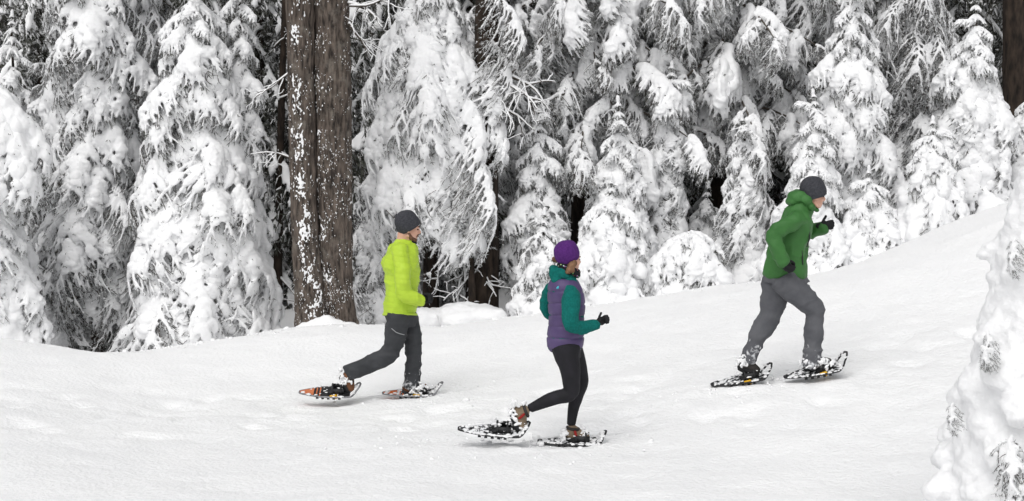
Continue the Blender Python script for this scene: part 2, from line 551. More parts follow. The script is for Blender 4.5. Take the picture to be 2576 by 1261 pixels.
def make_bough(seed, L, halfw, r0, droop, lift=0.1, frost=0.4, sheet=0.7, step=0.055, voxel=0.012, nk=3, gravity=0.8, axis_r=2.0,
               fill=0.92, nlen=0.042, hang=0.2, shards=2, bare=0.08, nwid=0.0085, thick=1.0, tufts=60):
    """snow-loaded conifer bough along +x: a sheet of snow on the twigs that frays into fingers; needles show under it and at the tips"""
    global rnd
    rnd = random.Random(seed)
    snow, bits = Geo(), Geo()
    na = max(8, int(L / 0.09))
    S = np.linspace(0, 1, na)
    side = rnd.uniform(-0.12, 0.12)
    A = np.stack([S * L, side * L * S ** 2 + 0.02 * np.sin(S * 9 + seed), L * (lift * S - droop * S ** 2.2)], 1)

    def ax(s):
        return np.array([np.interp(s, S, A[:, k]) for k in range(3)])
    ar = r0 * axis_r * (1.0 - 0.6 * S) * (0.8 + 0.4 * np.array([rnd.random() for _ in S]))
    snow.add(*tube(A + UP * ar[:, None] * 0.5, ar, 8))
    bits.add(*tube(A - UP * 0.012, 0.016 * L * (1 - 0.8 * S) + 0.003, 5), 2)
    twigs = []
    s = 0.08
    while s < 1.02:
        for sgn in (-1, 1):
            if rnd.random() > fill:
                continue
            ss = min(1, s + rnd.uniform(-0.02, 0.02))
            base = ax(ss)
            t = ax(min(1, ss + 0.04)) - ax(max(0, ss - 0.04)); t /= np.linalg.norm(t)
            ang = R(60 - 36 * ss + rnd.uniform(-12, 12))
            lat = np.array([0, sgn, 0.0])
            d = t * math.cos(ang) + lat * math.sin(ang)
            shp = 0.45 + 1.6 * ss if ss < 0.35 else 1.02 - 0.8 * (ss - 0.35)
            ln = halfw * shp * rnd.uniform(0.6, 1.2)
            tt = np.linspace(0, 1, max(5, int(ln / 0.035)))
            B = base + d * (ln * tt)[:, None] - UP * (gravity * ln * tt ** 2 * rnd.uniform(0.6, 1.25) + hang * ln * tt ** 3)[:, None]
            B += np.array([[rnd.gauss(0, 0.007), rnd.gauss(0, 0.007), rnd.gauss(0, 0.006)] for _ in tt]) * (tt > 0)[:, None]
            rr = r0 * (1.1 - 0.55 * tt) * rnd.uniform(0.75, 1.2) * np.array([rnd.uniform(0.75, 1.25) for _ in tt])
            if rnd.random() > bare:
                snow.add(*tube(B + UP * rr[:, None] * 0.6, rr, 6))
            twigs.append((B, rr))
            for pk in range(2):
                if rnd.random() > sheet:
                    continue
                f0 = (rnd.uniform(0.12, 0.3) if pk else rnd.uniform(0.32, 0.58)) * (1.25 if sheet > 0.9 else 1)
                i0 = max(1, min(len(B) - 2, int(f0 * (len(B) - 1))))
                dd = B[i0 + 1] - B[i0 - 1]; dd /= np.linalg.norm(dd)
                u = np.cross(UP, dd); u /= np.linalg.norm(u); nn = np.cross(dd, u)
                V, F = ellipsoid((0, 0, 0), (min(0.13, ln * rnd.uniform(0.22, 0.4)), min(0.065, step * L * rnd.uniform(0.8, 1.4) + 0.012), r0 * rnd.uniform(0.8, 1.3) * thick), np.stack([dd, u, nn], 1), 10, 6)
                snow.add(V + B[i0] + UP * r0 * 0.55 * thick, F)
            nf = max(2, int(ln / 0.075))
            for q in range(nf):
                for sg2 in (-1, 1):
                    if rnd.random() < 0.25:
                        continue
                    f0 = (q + 0.7 + rnd.uniform(-0.3, 0.3)) / (nf + 0.2)
                    i0 = max(0, min(len(B) - 2, int(f0 * (len(B) - 1))))
                    td = B[i0 + 1] - B[i0]; td /= np.linalg.norm(td) + 1e-9
                    sd_ = np.cross(UP, td); sd_ /= np.linalg.norm(sd_) + 1e-9
                    fd = td * 0.75 + sd_ * sg2 * rnd.uniform(0.45, 0.9)
                    fl = rnd.uniform(0.06, 0.13)
                    ft = np.linspace(0, 1, 5)
                    Fp = B[i0] + fd * (fl * ft)[:, None] - UP * (fl * (0.7 + hang) * ft ** 1.7)[:, None]
                    fr = r0 * 0.66 * (1.05 - 0.55 * ft) * rnd.uniform(0.7, 1.2)
                    if rnd.random() > bare * 1.5:
                        snow.add(*tube(Fp + UP * fr[:, None] * 0.6, fr, 5))
                    twigs.append((Fp, fr))
        s += step * rnd.uniform(0.85, 1.15)
    V, F, N = remesh(snow, voxel, 1, 0.4)
    V = V + N * (0.18 * r0 * fbm(V, 10.0, 2, seed) + 0.005 * fbm(V, 38.0, 2, seed + 5))[:, None]
    out = Geo()
    out.add(V, F, 0)
    if tufts:
        up = np.where(N[:, 2] > 0.15)[0]
        for i in np.random.default_rng(seed).choice(up, min(len(up), int(tufts * L * L + 4)), replace=False):
            tn = N[i] * 0.5 + np.array([0.6, rnd.uniform(-.5, .5), -0.5])
            for q_ in range(rnd.randint(3, 7)):
                needle_fan(bits, V[i] + np.array([rnd.gauss(0, .009), rnd.gauss(0, .009), .0]) - N[i] * .006, tn, 0.03, 0.009, 1, 1 if rnd.random() > frost * .6 else 3, 0.7, 0.1)
    for B, rr in twigs:
        bits.add(*tube(B[::2] if len(B) > 5 else B, np.full(len(B[::2] if len(B) > 5 else B), 0.004), 3, cap=False), 2)
        for i in range(len(B)):
            t = B[min(i + 1, len(B) - 1)] - B[max(i - 1, 0)]; t /= np.linalg.norm(t) + 1e-9
            for _ in range(nk):
                p = B[i] + t * rnd.uniform(-0.02, 0.02) - UP * rr[i] * rnd.uniform(0.1, 0.5)
                mi = 1 if rnd.random() > frost else 3
                needle_fan(bits, p, t, nlen + rr[i] * 0.5, nwid, 1, mi)
            for _ in range(shards):     # rime crystals that roughen the edge of the snow
                d = np.array([rnd.gauss(0, 1), rnd.gauss(0, 1), rnd.gauss(-0.2, 0.7)]); d /= np.linalg.norm(d) + 1e-9
                p = B[i] + UP * rr[i] * 0.5 + d * rr[i] * 0.7
                needle_fan(bits, p, d + t * 0.7, 0.012 + rr[i] * 0.7, 0.012, 1, 0, 0.5, 0.1)
        t = B[-1] - B[-2]; t /= np.linalg.norm(t) + 1e-9
        needle_fan(bits, B[-1], t, nlen + 0.012, nwid, 4, 1 if rnd.random() > frost else 3, 0.6)
    out.v.append(bits.verts()); out.f += [[i + len(V) for i in f] for f in bits.f]; out.m += bits.m
    return out.mesh('bough', ['tree_snow', 'needles', 'twig', 'frosted_needles'])


PROTO = {'heavy': {}, 'light': {}, 'plaster': {}, 'far': {}}
_sd = 100
for L_, hw in ((0.5, 0.24), (0.85, 0.38), (1.3, 0.55)):
    PROTO['heavy'][L_] = [make_bough(_sd + k, L_, hw, 0.022 + 0.003 * L_, 0.34, sheet=0.92, frost=0.6, nk=1, thick=1.25, tufts=30, shards=1, axis_r=2.5, voxel=0.0115, step=0.085 if L_ < .8 else 0.06) for k in range(2)]
    PROTO['light'][L_] = [make_bough(_sd + 10 + k, L_, hw, 0.0145, 0.30, sheet=0.1, frost=0.75, voxel=0.0105, nk=3, axis_r=1.6, bare=0.12, tufts=20,
                                     step=0.085 if L_ < .8 else 0.058, hang=0.5, shards=2) for k in range(2)]
    PROTO['plaster'][L_] = [make_bough(_sd + 20 + k, L_, hw, 0.030, 0.36, sheet=1.0, frost=0.5, voxel=0.013, nk=1, tufts=34, gravity=0.65, thick=1.35,
                                       step=0.1 if L_ < .8 else 0.075, axis_r=2.3) for k in range(2)]
    _sd += 30
PROTO['heavy'][1.9] = [make_bough(310 + k, 1.9, 0.72, 0.026, 0.34, sheet=0.92, frost=0.6, voxel=0.0135, nk=1, step=0.042, thick=1.2, tufts=26) for k in range(2)]
PROTO['light'][1.9] = [make_bough(315, 1.9, 0.72, 0.0165, 0.3, sheet=0.12, frost=0.75, voxel=0.0125, nk=2, step=0.042, hang=0.5, bare=0.12, tufts=14, axis_r=1.6)]
PROTO['far'][1.3] = [make_bough(320 + k, 1.3, 0.5, 0.024, 0.34, sheet=0.3, frost=0.42, voxel=0.036, nk=1, step=0.125, hang=0.3, shards=0, tufts=0, nlen=0.1, nwid=0.028, bare=0.36) for k in range(2)]
rnd = random.Random(5)


def make_tip(seed):
    global rnd
    rnd = random.Random(seed)
    snow, bits = Geo(), Geo()
    bits.add(*tube([(0, 0, -.3), (0, 0, .3)], [.008, .003], 5), 2)
    for z, r in ((-.2, .17), (-.06, .13), (.07, .095), (.17, .065), (.26, .04)):
        k = 6
        snow.add(*ellipsoid((0, 0, z + .01), (r * .5, r * .5, r * .36), None, 10, 6))
        for j in range(k):
            a = j * 6.283 / k + z * 20 + rnd.uniform(-.3, .3)
            d = np.array([math.cos(a), math.sin(a), 0]); q = np.linspace(0, 1, 5)
            ln = r * rnd.uniform(.75, 1.2)
            B = np.array([0, 0, z]) + d * (ln * q)[:, None] - UP * (ln * .7 * q ** 2)[:, None]
            snow.add(*tube(B + UP * .012, .026 * (1.1 - .6 * q) * (.6 + r * 3), 6))
            for i in range(1, 5):
                for sg in (-1, 1):
                    needle_fan(bits, B[i] - UP * .012, d + np.array([-d[1], d[0], 0]) * sg * .8, .04, .008, 1, 1 if rnd.random() < .6 else 3)
    snow.add(*ellipsoid((0, 0, .31), (.026, .026, .05), None, 8, 6))
    V, F, N = remesh(snow, .011, 2)
    V = V + N * (.006 * fbm(V, 14, 2, seed) + .003 * fbm(V, 42, 2, seed))[:, None]
    out = Geo(); out.add(V, F, 0)
    out.v.append(bits.verts()); out.f += [[i + len(V) for i in f] for f in bits.f]; out.m += bits.m
    return out.mesh('tip', ['tree_snow', 'needles', 'twig', 'frosted_needles'])


TIPS = [make_tip(k) for k in range(3)]
rnd = random.Random(5)


def hull(root, base, H, h0, prof, seed, lump=(0.09, 0.16), n=90, skip=0.1, voxel=0.025, core=0.62, squash=0.8, soft=3):
    """the mass of snow that buries a small tree: overlapping cushions round a solid middle; prof(f) = radius, f 0 apex .. 1 foot"""
    r_ = random.Random(seed)
    g = Geo()
    fs = np.linspace(0.03, 1, 14)
    pts = [np.array(base) + [0, 0, H - (H - h0) * f] for f in fs]
    g.add(*tube(pts, [max(.02, prof(f) * core) for f in fs], 16))
    for k in range(n):
        f = ((k + .5) / n) ** .6
        a = k * 2.39996
        if r_.random() < skip:
            continue
        q = r_.uniform(*lump) * (.35 + .8 * f)
        r = max(0, prof(f) * r_.uniform(.72, .92) - q * .5)
        c = np.array(base) + [r * math.cos(a), r * math.sin(a), H - (H - h0) * f]
        M = np.array(Matrix.Rotation(a, 3, 'Z') @ Matrix.Rotation(R(r_.uniform(25, 50)), 3, 'Y'))
        V, F = ellipsoid((0, 0, 0), (q * r_.uniform(1.1, 1.7), q * r_.uniform(.8, 1.1), q * squash), M, 12, 8)
        g.add(V + c, F)
    V, F, N = remesh(g, voxel, soft)
    V = V + N * (.03 * fbm(V, 7, 2, seed) + .016 * fbm(V, 22, 2, seed + 3) + .004 * fbm(V, 48, 2, seed + 5))[:, None]
    g = Geo(); g.add(V, F)
    part('snow_load', g, ['tree_snow'], root)


def pick(style, L_):
    d = PROTO[style]
    k = min(d, key=lambda q: abs(math.log(q / L_)))
    return rnd.choice(d[k]), k


# ------------------------------------------------------------------ trees
def trunk_geo(base, H, r, lean=(0, 0), sides=16, ridges=0.06, seed=0, flare=0.35):
    k = max(10, int(H / 0.16))
    s = np.linspace(0, 1, k)
    pts = np.stack([base[0] + lean[0] * s * H + 0.01 * np.sin(s * 7 + seed), base[1] + lean[1] * s * H, base[2] - 0.35 + s * (H + 0.35)], 1)
    rad = r * (1 - 0.8 * s) * (1 + flare * np.exp(-s * H / 0.35))
    V, F = tube(pts, np.maximum(rad, 0.006), sides)
    nn = V.copy()
    c = np.zeros_like(V)
    z = np.clip((V[:, 2] - pts[0, 2]) / (H + 0.35), 0, 1)
    for a in (0, 1):
        c[:, a] = np.interp(z, s, pts[:, a])
    c[:, 2] = V[:, 2]
    d = V - c
    f = 1 + ridges * fbm(V * [1, 1, 0.25], 1.6 / max(r, 0.05), 3, seed)
    return c + d * f[:, None], F


GROUPS = {}


def tree(label, u, Y, H=None, apex=None, Rm=0.8, n=90, style='heavy', h0=0.15, trunk_r=0.06, droop=(8, 42), bark='dark_bark', lean=(0, 0),
         group='snow-laden conifers along the trail', name='snowy_fir', pw=0.8, gap=None, min_len=0.22, az_front=125, bough_scale=1.0, seed=0, zbase=None,
         mix=None, mixp=0.0, lenmin=0.75, tip=1.0, load=0.0, extra=()):
    """conifer standing at photo column u and depth Y: a trunk and single boughs hung round it"""
    rnd.seed(seed * 77 + int(u))
    if not load:
        Rm = Rm * 1.22
    x = at(u, 600, Y)[0]
    z0 = gz(x, Y) if zbase is None else zbase
    if apex is not None:
        H = at(u, apex, Y)[2] - z0
    root = empty(name, (x, Y, z0))
    tag(root, label, 'tree', group)
    g = Geo()
    g.add(*trunk_geo((x, Y, z0), H * 0.99, trunk_r, lean, 14, 0.08, seed))
    part('trunk', g, [bark], root)
    az = rnd.uniform(0, 6.28)
    k = 0
    while k < n:
        f = ((k + 0.5) / n) ** 0.62            # 0 apex .. 1 lowest
        k += 1
        z = H - (H - h0) * f
        az += 2.39996
        a = (az % (2 * math.pi)) - math.pi
        # angle from the direction that faces the camera (-Y)
        off = abs(((a + math.pi / 2 + math.pi) % (2 * math.pi)) - math.pi)
        if off > R(az_front) and rnd.random() < 0.75:
            continue
        if gap and gap[0] < z < gap[1] and off < R(gap[2]):
            continue
        lob = 1 + 0.38 * vnoise(np.array([[math.cos(a) * 1.1, math.sin(a) * 1.1, z * 1.3]]), 1.0, seed + 40)[0]
        ln = (Rm * f ** pw + 0.08) * rnd.uniform(lenmin, 1.2) * lob
        ln = max(min_len, ln)
        st = mix if (mix and rnd.random() < mixp) else style
        me, L_ = pick(st, ln)
        sc = ln / L_ * bough_scale
        dp = droop[0] + (droop[1] - droop[0]) * min(1, f * 1.3) + rnd.uniform(-9, 9)
        if f < 0.06:
            dp = -25 + rnd.uniform(-15, 15)
        o = bpy.data.objects.new('bough', me)
        COL.objects.link(o)
        o.parent = root
        o.rotation_euler = (rnd.uniform(-0.22, 0.22), R(dp), a)
        o.scale = (sc, sc * rnd.uniform(0.95, 1.4) * (-1 if rnd.random() < 0.5 else 1), sc)
        o.location = (lean[0] * z + 0.02 * math.cos(a), lean[1] * z + 0.02 * math.sin(a), z)
    if tip:
        o = bpy.data.objects.new('leader', rnd.choice(TIPS))
        COL.objects.link(o)
        o.parent = root
        o.rotation_euler = (rnd.uniform(-.12, .12), rnd.uniform(-.12, .12), rnd.uniform(0, 6))
        o.location = (lean[0] * H, lean[1] * H, H - 0.16)
        o.scale = [tip] * 3
    if load:
        hull(root, (x, Y, z0), H - .1, -0.1, lambda f: load * (Rm * f ** pw + .05), seed + 300, n=int(50 + 70 * Rm))
    for (u_, v_, dY, a_, dp_, ln, st) in extra:
        me, L_ = pick(st, ln)
        p = at(u_, v_, Y + dY)
        o = bpy.data.objects.new('bough', me)
        COL.objects.link(o)
        o.parent = root
        o.location = p - np.array(root.location)
        o.rotation_euler = (0, R(dp_), R(a_))
        o.scale = [ln / L_] * 3
    return root


TREES = [
    # left edge
    dict(label='low broad snow mound of a young fir cut by the left edge of the photo', u=-5, Y=20.9, apex=470, Rm=0.62, n=60, style='plaster', h0=0.1, load=.8),
    dict(label='fir at the left edge with a thick smooth snow shelf drooping toward the trail', u=-60, Y=21.7, apex=120, Rm=0.95, n=80, style='heavy', h0=1.7, trunk_r=0.08, mix='plaster', mixp=.5, lenmin=.9, extra=[(-60, 205, -.9, -20, 28, 1.05, 'plaster'), (-40, 250, -1.0, -40, 38, 1.0, 'plaster'), (10, 270, -1.0, -50, 45, .95, 'plaster'), (-20, 300, -1.05, -75, 50, .9, 'plaster'), (30, 300, -1.0, -30, 55, .8, 'plaster')]),
    dict(label='white pointed fir top behind the snow shelf in the upper left corner', u=45, Y=24, apex=60, Rm=0.75, n=90, style='heavy'),
    dict(label='thin brown-trunked hemlock with grey frosted sprays left of the broad white fir', u=240, Y=22.9, H=8.5, Rm=0.85, n=165, style='light', trunk_r=0.085,
         bark='bark', gap=(0.2, 1.35, 78), pw=0.45, mix='heavy', mixp=0.42, h0=0.35),
    dict(label='frosted grey fir filling the space left of the thin brown trunk', u=140, Y=23.8, apex=150, Rm=0.9, n=130, style='light', pw=0.6, mix='heavy', mixp=.45),
    dict(label='tall frosted fir rising behind the thin brown trunk', u=335, Y=25, H=8, Rm=1.1, n=130, style='light', pw=0.5, mix='heavy', mixp=0.35),
    # big bright tree
    dict(label='broad bright snow-covered fir left of the big twin trunk', u=500, Y=21.7, apex=-70, Rm=1.2, n=190, style='heavy', trunk_r=0.09, pw=0.7, droop=(15, 50), mix='light', mixp=.12),
    dict(label='narrow white fir fused to the right flank of the broad bright fir', u=612, Y=22.1, apex=-130, Rm=0.62, n=120, style='heavy', trunk_r=0.07, droop=(15, 52), mix='light', mixp=.15),
    # behind the man in yellow
    dict(label='big cone of heavy snow boughs hanging right of the twin trunk', u=1085, Y=22.6, apex=-130, Rm=1.1, n=170, style='heavy', trunk_r=0.12, h0=2.62, pw=0.75, droop=(18, 46), mix='light', mixp=.12),
    dict(label='shaded grey hemlock sapling under the big hanging cone beside the twin trunk', u=975, Y=22.9, apex=330, Rm=0.85, n=100, style='light', droop=(15, 50), mix='heavy', mixp=.3),
    dict(label='shaded frosted hemlock directly behind the head of the man in yellow', u=1060, Y=23.2, apex=300, Rm=0.7, n=90, style='light', droop=(15, 50), mix='heavy', mixp=.2),
    dict(label='small drooping hemlock hiding the middle of the dark reddish trunk', u=1185, Y=22.15, apex=380, Rm=0.45, n=44, style='light', h0=1.72, droop=(30, 60), mix='heavy', mixp=.3),
    # centre
    dict(label='column-shaped snowy fir just right of the dark reddish trunk', u=1352, Y=22.8, apex=278, Rm=0.42, n=100, style='heavy', pw=0.5, mix='light', mixp=.4),
    dict(label='frosted bushy young fir at the trail edge behind the woman', u=1365, Y=21.9, apex=560, Rm=0.45, n=70, style='light', pw=0.6, mix='heavy', mixp=.45),
    dict(label='white fir topped by a tiny separate snow-capped leader', u=1557, Y=22.6, apex=300, Rm=0.85, n=110, style='plaster', pw=0.9, load=.6, tip=1.3, mix='heavy', mixp=.4),
    dict(label='round smooth snow mound of a buried fir right behind the woman', u=1535, Y=21.7, apex=480, Rm=0.78, n=90, style='plaster', pw=0.58, load=.84, mix='heavy', mixp=.35),
    dict(label='low humped fir buried in snow between the woman and the man in green', u=1735, Y=21.6, apex=578, Rm=0.68, n=90, style='plaster', pw=0.5, mix='heavy', mixp=.45, load=.78, tip=0),
    dict(label='slender drooping hemlock leaning right above the snow mounds', u=1655, Y=23.3, apex=190, Rm=0.72, n=110, style='heavy', lean=(0.05, 0), pw=0.9, droop=(30, 60), mix='light', mixp=.4),
    dict(label='frosted sapling filling the hollow between the leaning hemlock and the weeping hemlock', u=1775, Y=23.8, apex=490, Rm=0.55, n=80, style='light', mix='heavy', mixp=.5),
    dict(label='grey-white weeping hemlock left of the man in green', u=1868, Y=22.9, apex=322, Rm=0.85, n=140, style='heavy', pw=0.8, droop=(28, 58), mix='light', mixp=.4),
    # right
    dict(label='tall white fir right of the man in green with a pointed crown', u=2140, Y=23.1, apex=-30, Rm=0.95, n=170, style='heavy', pw=0.8, droop=(15, 48)),
    dict(label='small fir with a dome of snow just above the head of the man in green', u=2047, Y=22.2, apex=262, Rm=0.5, n=60, style='heavy', h0=0.9),
    dict(label='plastered white fir directly behind the man in green', u=2035, Y=21.7, apex=385, Rm=0.62, n=80, style='plaster', pw=0.65, load=.8, mix='heavy', mixp=.3),
    dict(label='short snowy fir at the trail edge right of the man in green', u=2180, Y=21.9, apex=455, Rm=0.62, n=80, style='heavy', pw=0.7, mix='plaster', mixp=.3),
    dict(label='knobbly-topped white fir near the right edge of the trees', u=2440, Y=23, apex=32, Rm=0.82, n=150, style='plaster', pw=0.85, mix='heavy', mixp=.5, load=.62, tip=1.3),
    dict(label='wide skirted snowy fir at the top of the snow bank', u=2340, Y=22.0, apex=330, Rm=0.7, n=90, style='plaster', pw=0.7, mix='heavy', mixp=.5, load=.75),
    dict(label='snow-coated fir at the right edge beneath the dark trunk', u=2590, Y=23.4, apex=215, Rm=0.7, n=90, style='heavy', mix='plaster', mixp=.4),
    dict(label='frosted fir filling the gap behind the two right-hand white firs', u=2290, Y=25.5, H=7, Rm=1.0, n=120, style='light', pw=0.6, mix='heavy', mixp=.35),
]
for i, t in enumerate(TREES):
    tree(seed=i + 1, **t)

# tall hemlocks whose long limbs hang in from above
def hemlock(label, u, Y, H, trunk_r, z_lo, z_hi, nl, Lr, seed, az_c=0, az_w=105):
    rnd.seed(seed)
    x = at(u, 600, Y)[0]
    z0 = gz(x, Y)
    root = empty('snowy_hemlock', (x, Y, z0))
    tag(root, label, 'tree', 'tall hemlocks overhanging the young firs')
    g = Geo(); g.add(*trunk_geo((x, Y, z0), H, trunk_r, (0, 0), 24, 0.12, seed)); part('trunk', g, ['dark_bark'], root)
    limbs = Geo()
    cnt = 0
    for i in range(nl):
        f = (i + .5) / nl
        z = z_lo + (z_hi - z_lo) * f + rnd.uniform(-.1, .1)
        a = R(-90 + az_c + az_w * (((i * 0.618) % 1) * 2 - 1))
        L_ = rnd.uniform(*Lr) * (1 - .2 * f)
        d = np.array([math.cos(a), math.sin(a), 0])
        q = np.linspace(0, 1, 9)
        dr = rnd.uniform(.28, .5)
        B = np.array([0, 0, z]) + d * (L_ * q)[:, None] + UP * (L_ * (.12 * q - dr * q ** 2))[:, None]
        limbs.add(*tube(B, .028 * (1.1 - .9 * q), 6))
        k = int(L_ / .26)
        for j in range(k):
            t = .22 + .78 * (j + rnd.uniform(.3, .9)) / k
            p = np.array([np.interp(t, q, B[:, c]) for c in range(3)])
            sg = 1 if j % 2 else -1
            ln = rnd.uniform(.42, .85) * (1.05 - .35 * t)
            me, l0 = pick('heavy' if rnd.random() < .55 else 'light', ln)
            o = bpy.data.objects.new('bough', me); COL.objects.link(o); o.parent = root
            o.location = p
            o.rotation_euler = (rnd.uniform(-.25, .25), R(rnd.uniform(15, 62)), a + sg * R(rnd.uniform(15, 65)) * (1 if t < .93 else .2))
            s_ = ln / l0
            o.scale = (s_, s_ * rnd.choice((-1, 1)), s_ * rnd.uniform(.95, 1.3))
            cnt += 1
    n2 = min(40, 290 - cnt)
    for j in range(n2):
        f = (j + .5) / n2
        z = z_hi + .2 + (H - z_hi - .3) * f
        ln = (1 - .75 * f) * rnd.uniform(1.2, 1.7)
        me, l0 = pick('far', ln)
        o = bpy.data.objects.new('bough', me); COL.objects.link(o); o.parent = root
        o.location = (0, 0, z); o.rotation_euler = (0, R(rnd.uniform(10, 35)), j * 2.39996); o.scale = [ln / l0] * 3
    link('limbs', limbs.mesh('limbs', ['twig']), root)
    return root


hemlock('tall hemlock with long tufted snow boughs hanging over the centre of the scene', 1480, 24.4, 11, .24, 2.35, 5.2, 34, (1.1, 2.0), 51)
hemlock('tall hemlock with a long bough sweeping down toward the man in green', 1810, 25.0, 11, .2, 2.5, 5.4, 32, (1.2, 2.3), 52, 12)


# ------------------------------------------------------------------ bare trunks
def bare_branch(g, p0, d, L, r, depth=0, mi=0, snow=None):
    k = 8
    pts = [np.asarray(p0, float)]
    d = np.asarray(d, float) / np.linalg.norm(d)
    for i in range(k):
        d = d + np.array([rnd.gauss(0, 0.16), rnd.gauss(0, 0.16), rnd.gauss(-0.03, 0.12)])
        d /= np.linalg.norm(d)
        pts.append(pts[-1] + d * L / k)
    rad = r * (1 - 0.75 * np.linspace(0, 1, k + 1))
    g.add(*tube(pts, rad, 6), mi)
    if snow is not None:
        snow.add(*tube(np.array(pts) + UP * rad[:, None] * 0.95, rad * 0.85 + 0.003, 5), 0)
    if depth < 2:
        for _ in range(4 - depth):
            i = rnd.randint(2, k - 1)
            dd = d * 0.5 + np.array([rnd.gauss(0, 0.7), rnd.gauss(0, 0.5), rnd.gauss(-0.1, 0.6)])
            bare_branch(g, pts[i], dd, L * rnd.uniform(0.35, 0.6), r * 0.55, depth + 1, mi, snow)


def dark_tree(label, u0, u1, Y, H, r, branches=(), boughs=(), bark='dark_bark', group='dark bare trunks among the firs'):
    x = at(u0, 700, Y)[0]
    z0 = gz(x, Y)
    x1 = at(u1, 0, Y)[0]
    root = empty('conifer_trunk', (x, Y, z0))
    tag(root, label, 'tree', group)
    g = Geo()
    g.add(*trunk_geo((x, Y, z0), H, r, ((x1 - x) / 3.2, 0), 40, 0.16, int(u0), 0.25))
    part('trunk', g, [bark], root)
    for (u, v, du, dv, L, br) in branches:
        p = at(u, v, Y - r * 0.5)
        gg, sn = Geo(), Geo()
        bare_branch(gg, p, (du, -0.35, dv), L, br, 0, 0, sn)
        b = part('branch', gg, ['twig'], root)
        s = sn.mesh('branch_snow', ['tree_snow'], root.location)
        link('branch_snow', s, b)
    for (v_, az_, ln_, dp_) in boughs:
        me, L_ = pick('light' if rnd.random() < .6 else 'heavy', ln_)
        o = bpy.data.objects.new('bough', me); COL.objects.link(o); o.parent = root
        z_ = at(u0, v_, Y)[2] - z0
        o.location = ((x1 - x) / 3.2 * z_, -r * .4, z_); o.rotation_euler = (0, R(dp_), R(az_)); o.scale = [ln_ / L_] * 3
    return root


rnd.seed(3)
dark_tree('dark reddish-brown trunk right of the man in yellow with bare snow-lined branches', 1208, 1222, 22.5, 11, 0.215,
          [(1230, 160, 1, -0.5, 0.9, 0.03), (1240, 190, 1, -0.7, 0.8, 0.026), (1235, 240, 1, -0.9, 0.7, 0.022), (1180, 620, -0.5, -1.1, 0.75, 0.024),
           (1170, 640, -0.2, -1.3, 0.7, 0.022), (1200, 655, 0.45, -0.9, 0.55, 0.02), (1160, 600, -1, -0.6, 0.7, 0.018)],
          [(-30, -25, .8, 40), (90, -20, .7, 50), (170, -35, .55, 55), (235, -70, .55, 62), (290, -35, .6, 50)])
dark_tree('dark trunk in the shadow behind the tiny snow-capped leader', 1475, 1480, 24.3, 9, 0.24, [(1500, 300, 0.5, -1, .7, .02), (1540, 300, .6, .8, .6, .018)])
dark_tree('dark trunk at the top right of the scene behind the man in green', 2012, 2008, 26.5, 10, 0.13)
dark_tree('black shaded trunk in the upper right corner', 2552, 2556, 25.5, 10, 0.24)
dark_tree('shaded slim trunk between the broad bright fir and the twin trunk', 694, 706, 26, 9, 0.07,
          [(700, 250, 1, 0.5, .7, .018), (690, 120, .8, .7, .6, .015), (700, 380, 1, -.7, .8, .02), (705, 700, .8, -.6, .7, .02)])

# ---- the big twin trunk
YB = 21.0
bx = at(818, 815, YB)
root = empty('twin_trunk_tree', (bx[0], YB, gz(bx[0], YB) - 0.02))
tag(root, 'huge brown twin-trunked conifer with snow stuck to its bark left of the man in yellow', 'tree')


def big_trunk(path, seed):
    """path rows: u_left, u_right, v"""
    rows = []
    for a, b, v in path:
        p = at((a + b) / 2, v, YB)
        r = (b - a) / 2 * YB / FPX
        rows.append([p[0], p[1], p[2], r])
    s = spline(rows, 260)
    V, F = tube(s[:, :3], s[:, 3], 110, True)
    n_ = 110
    C = np.repeat(s[:, :3], n_, 0)
    D = V[:260 * n_] - C
    q = V[:260 * n_]
    # fissured bark: vertical plates with deep furrows
    ridge = 1 - np.abs(fbm(q * [1, 1, 0.16], 11.0, 3, seed)) * 2.6
    plate = vnoise(q * [1, 1, 0.4], 26.0, seed + 4)
    f = 1 + 0.10 * np.clip(ridge, -0.7, 1) + 0.035 * plate + 0.05 * fbm(q, 2.0, 2, seed + 9)
    V[:260 * n_] = C + D * f[:, None]
    return V, F, s


GA = big_trunk([(742, 832, 850), (746, 824, 790), (742, 812, 700), (736, 801, 560), (731, 795, 400), (727, 791, 200), (722, 788, 0), (718, 784, -200), (718, 776, -700), (722, 766, -1300)], 3)
GB = big_trunk([(806, 906, 850), (810, 892, 790), (806, 884, 700), (798, 882, 560), (794, 881, 400), (791, 878, 200), (788, 874, 0), (784, 870, -200), (784, 858, -700), (788, 846, -1300)], 8)
g = Geo()
GA[0][:, 1] -= 0.05; GA[2][:, 1] -= 0.05; GB[0][:, 1] += 0.06; GB[2][:, 1] += 0.06
g.add(GA[0], GA[1]); part('trunk', g, ['bark'], root)
g = Geo()
g.add(GB[0], GB[1]); part('trunk', g, ['bark'], root)
# snow blown onto the bark
g = Geo()
ico_v, ico_f = ellipsoid((0, 0, 0), 1.0, None, 7, 4)


fine_specks = []


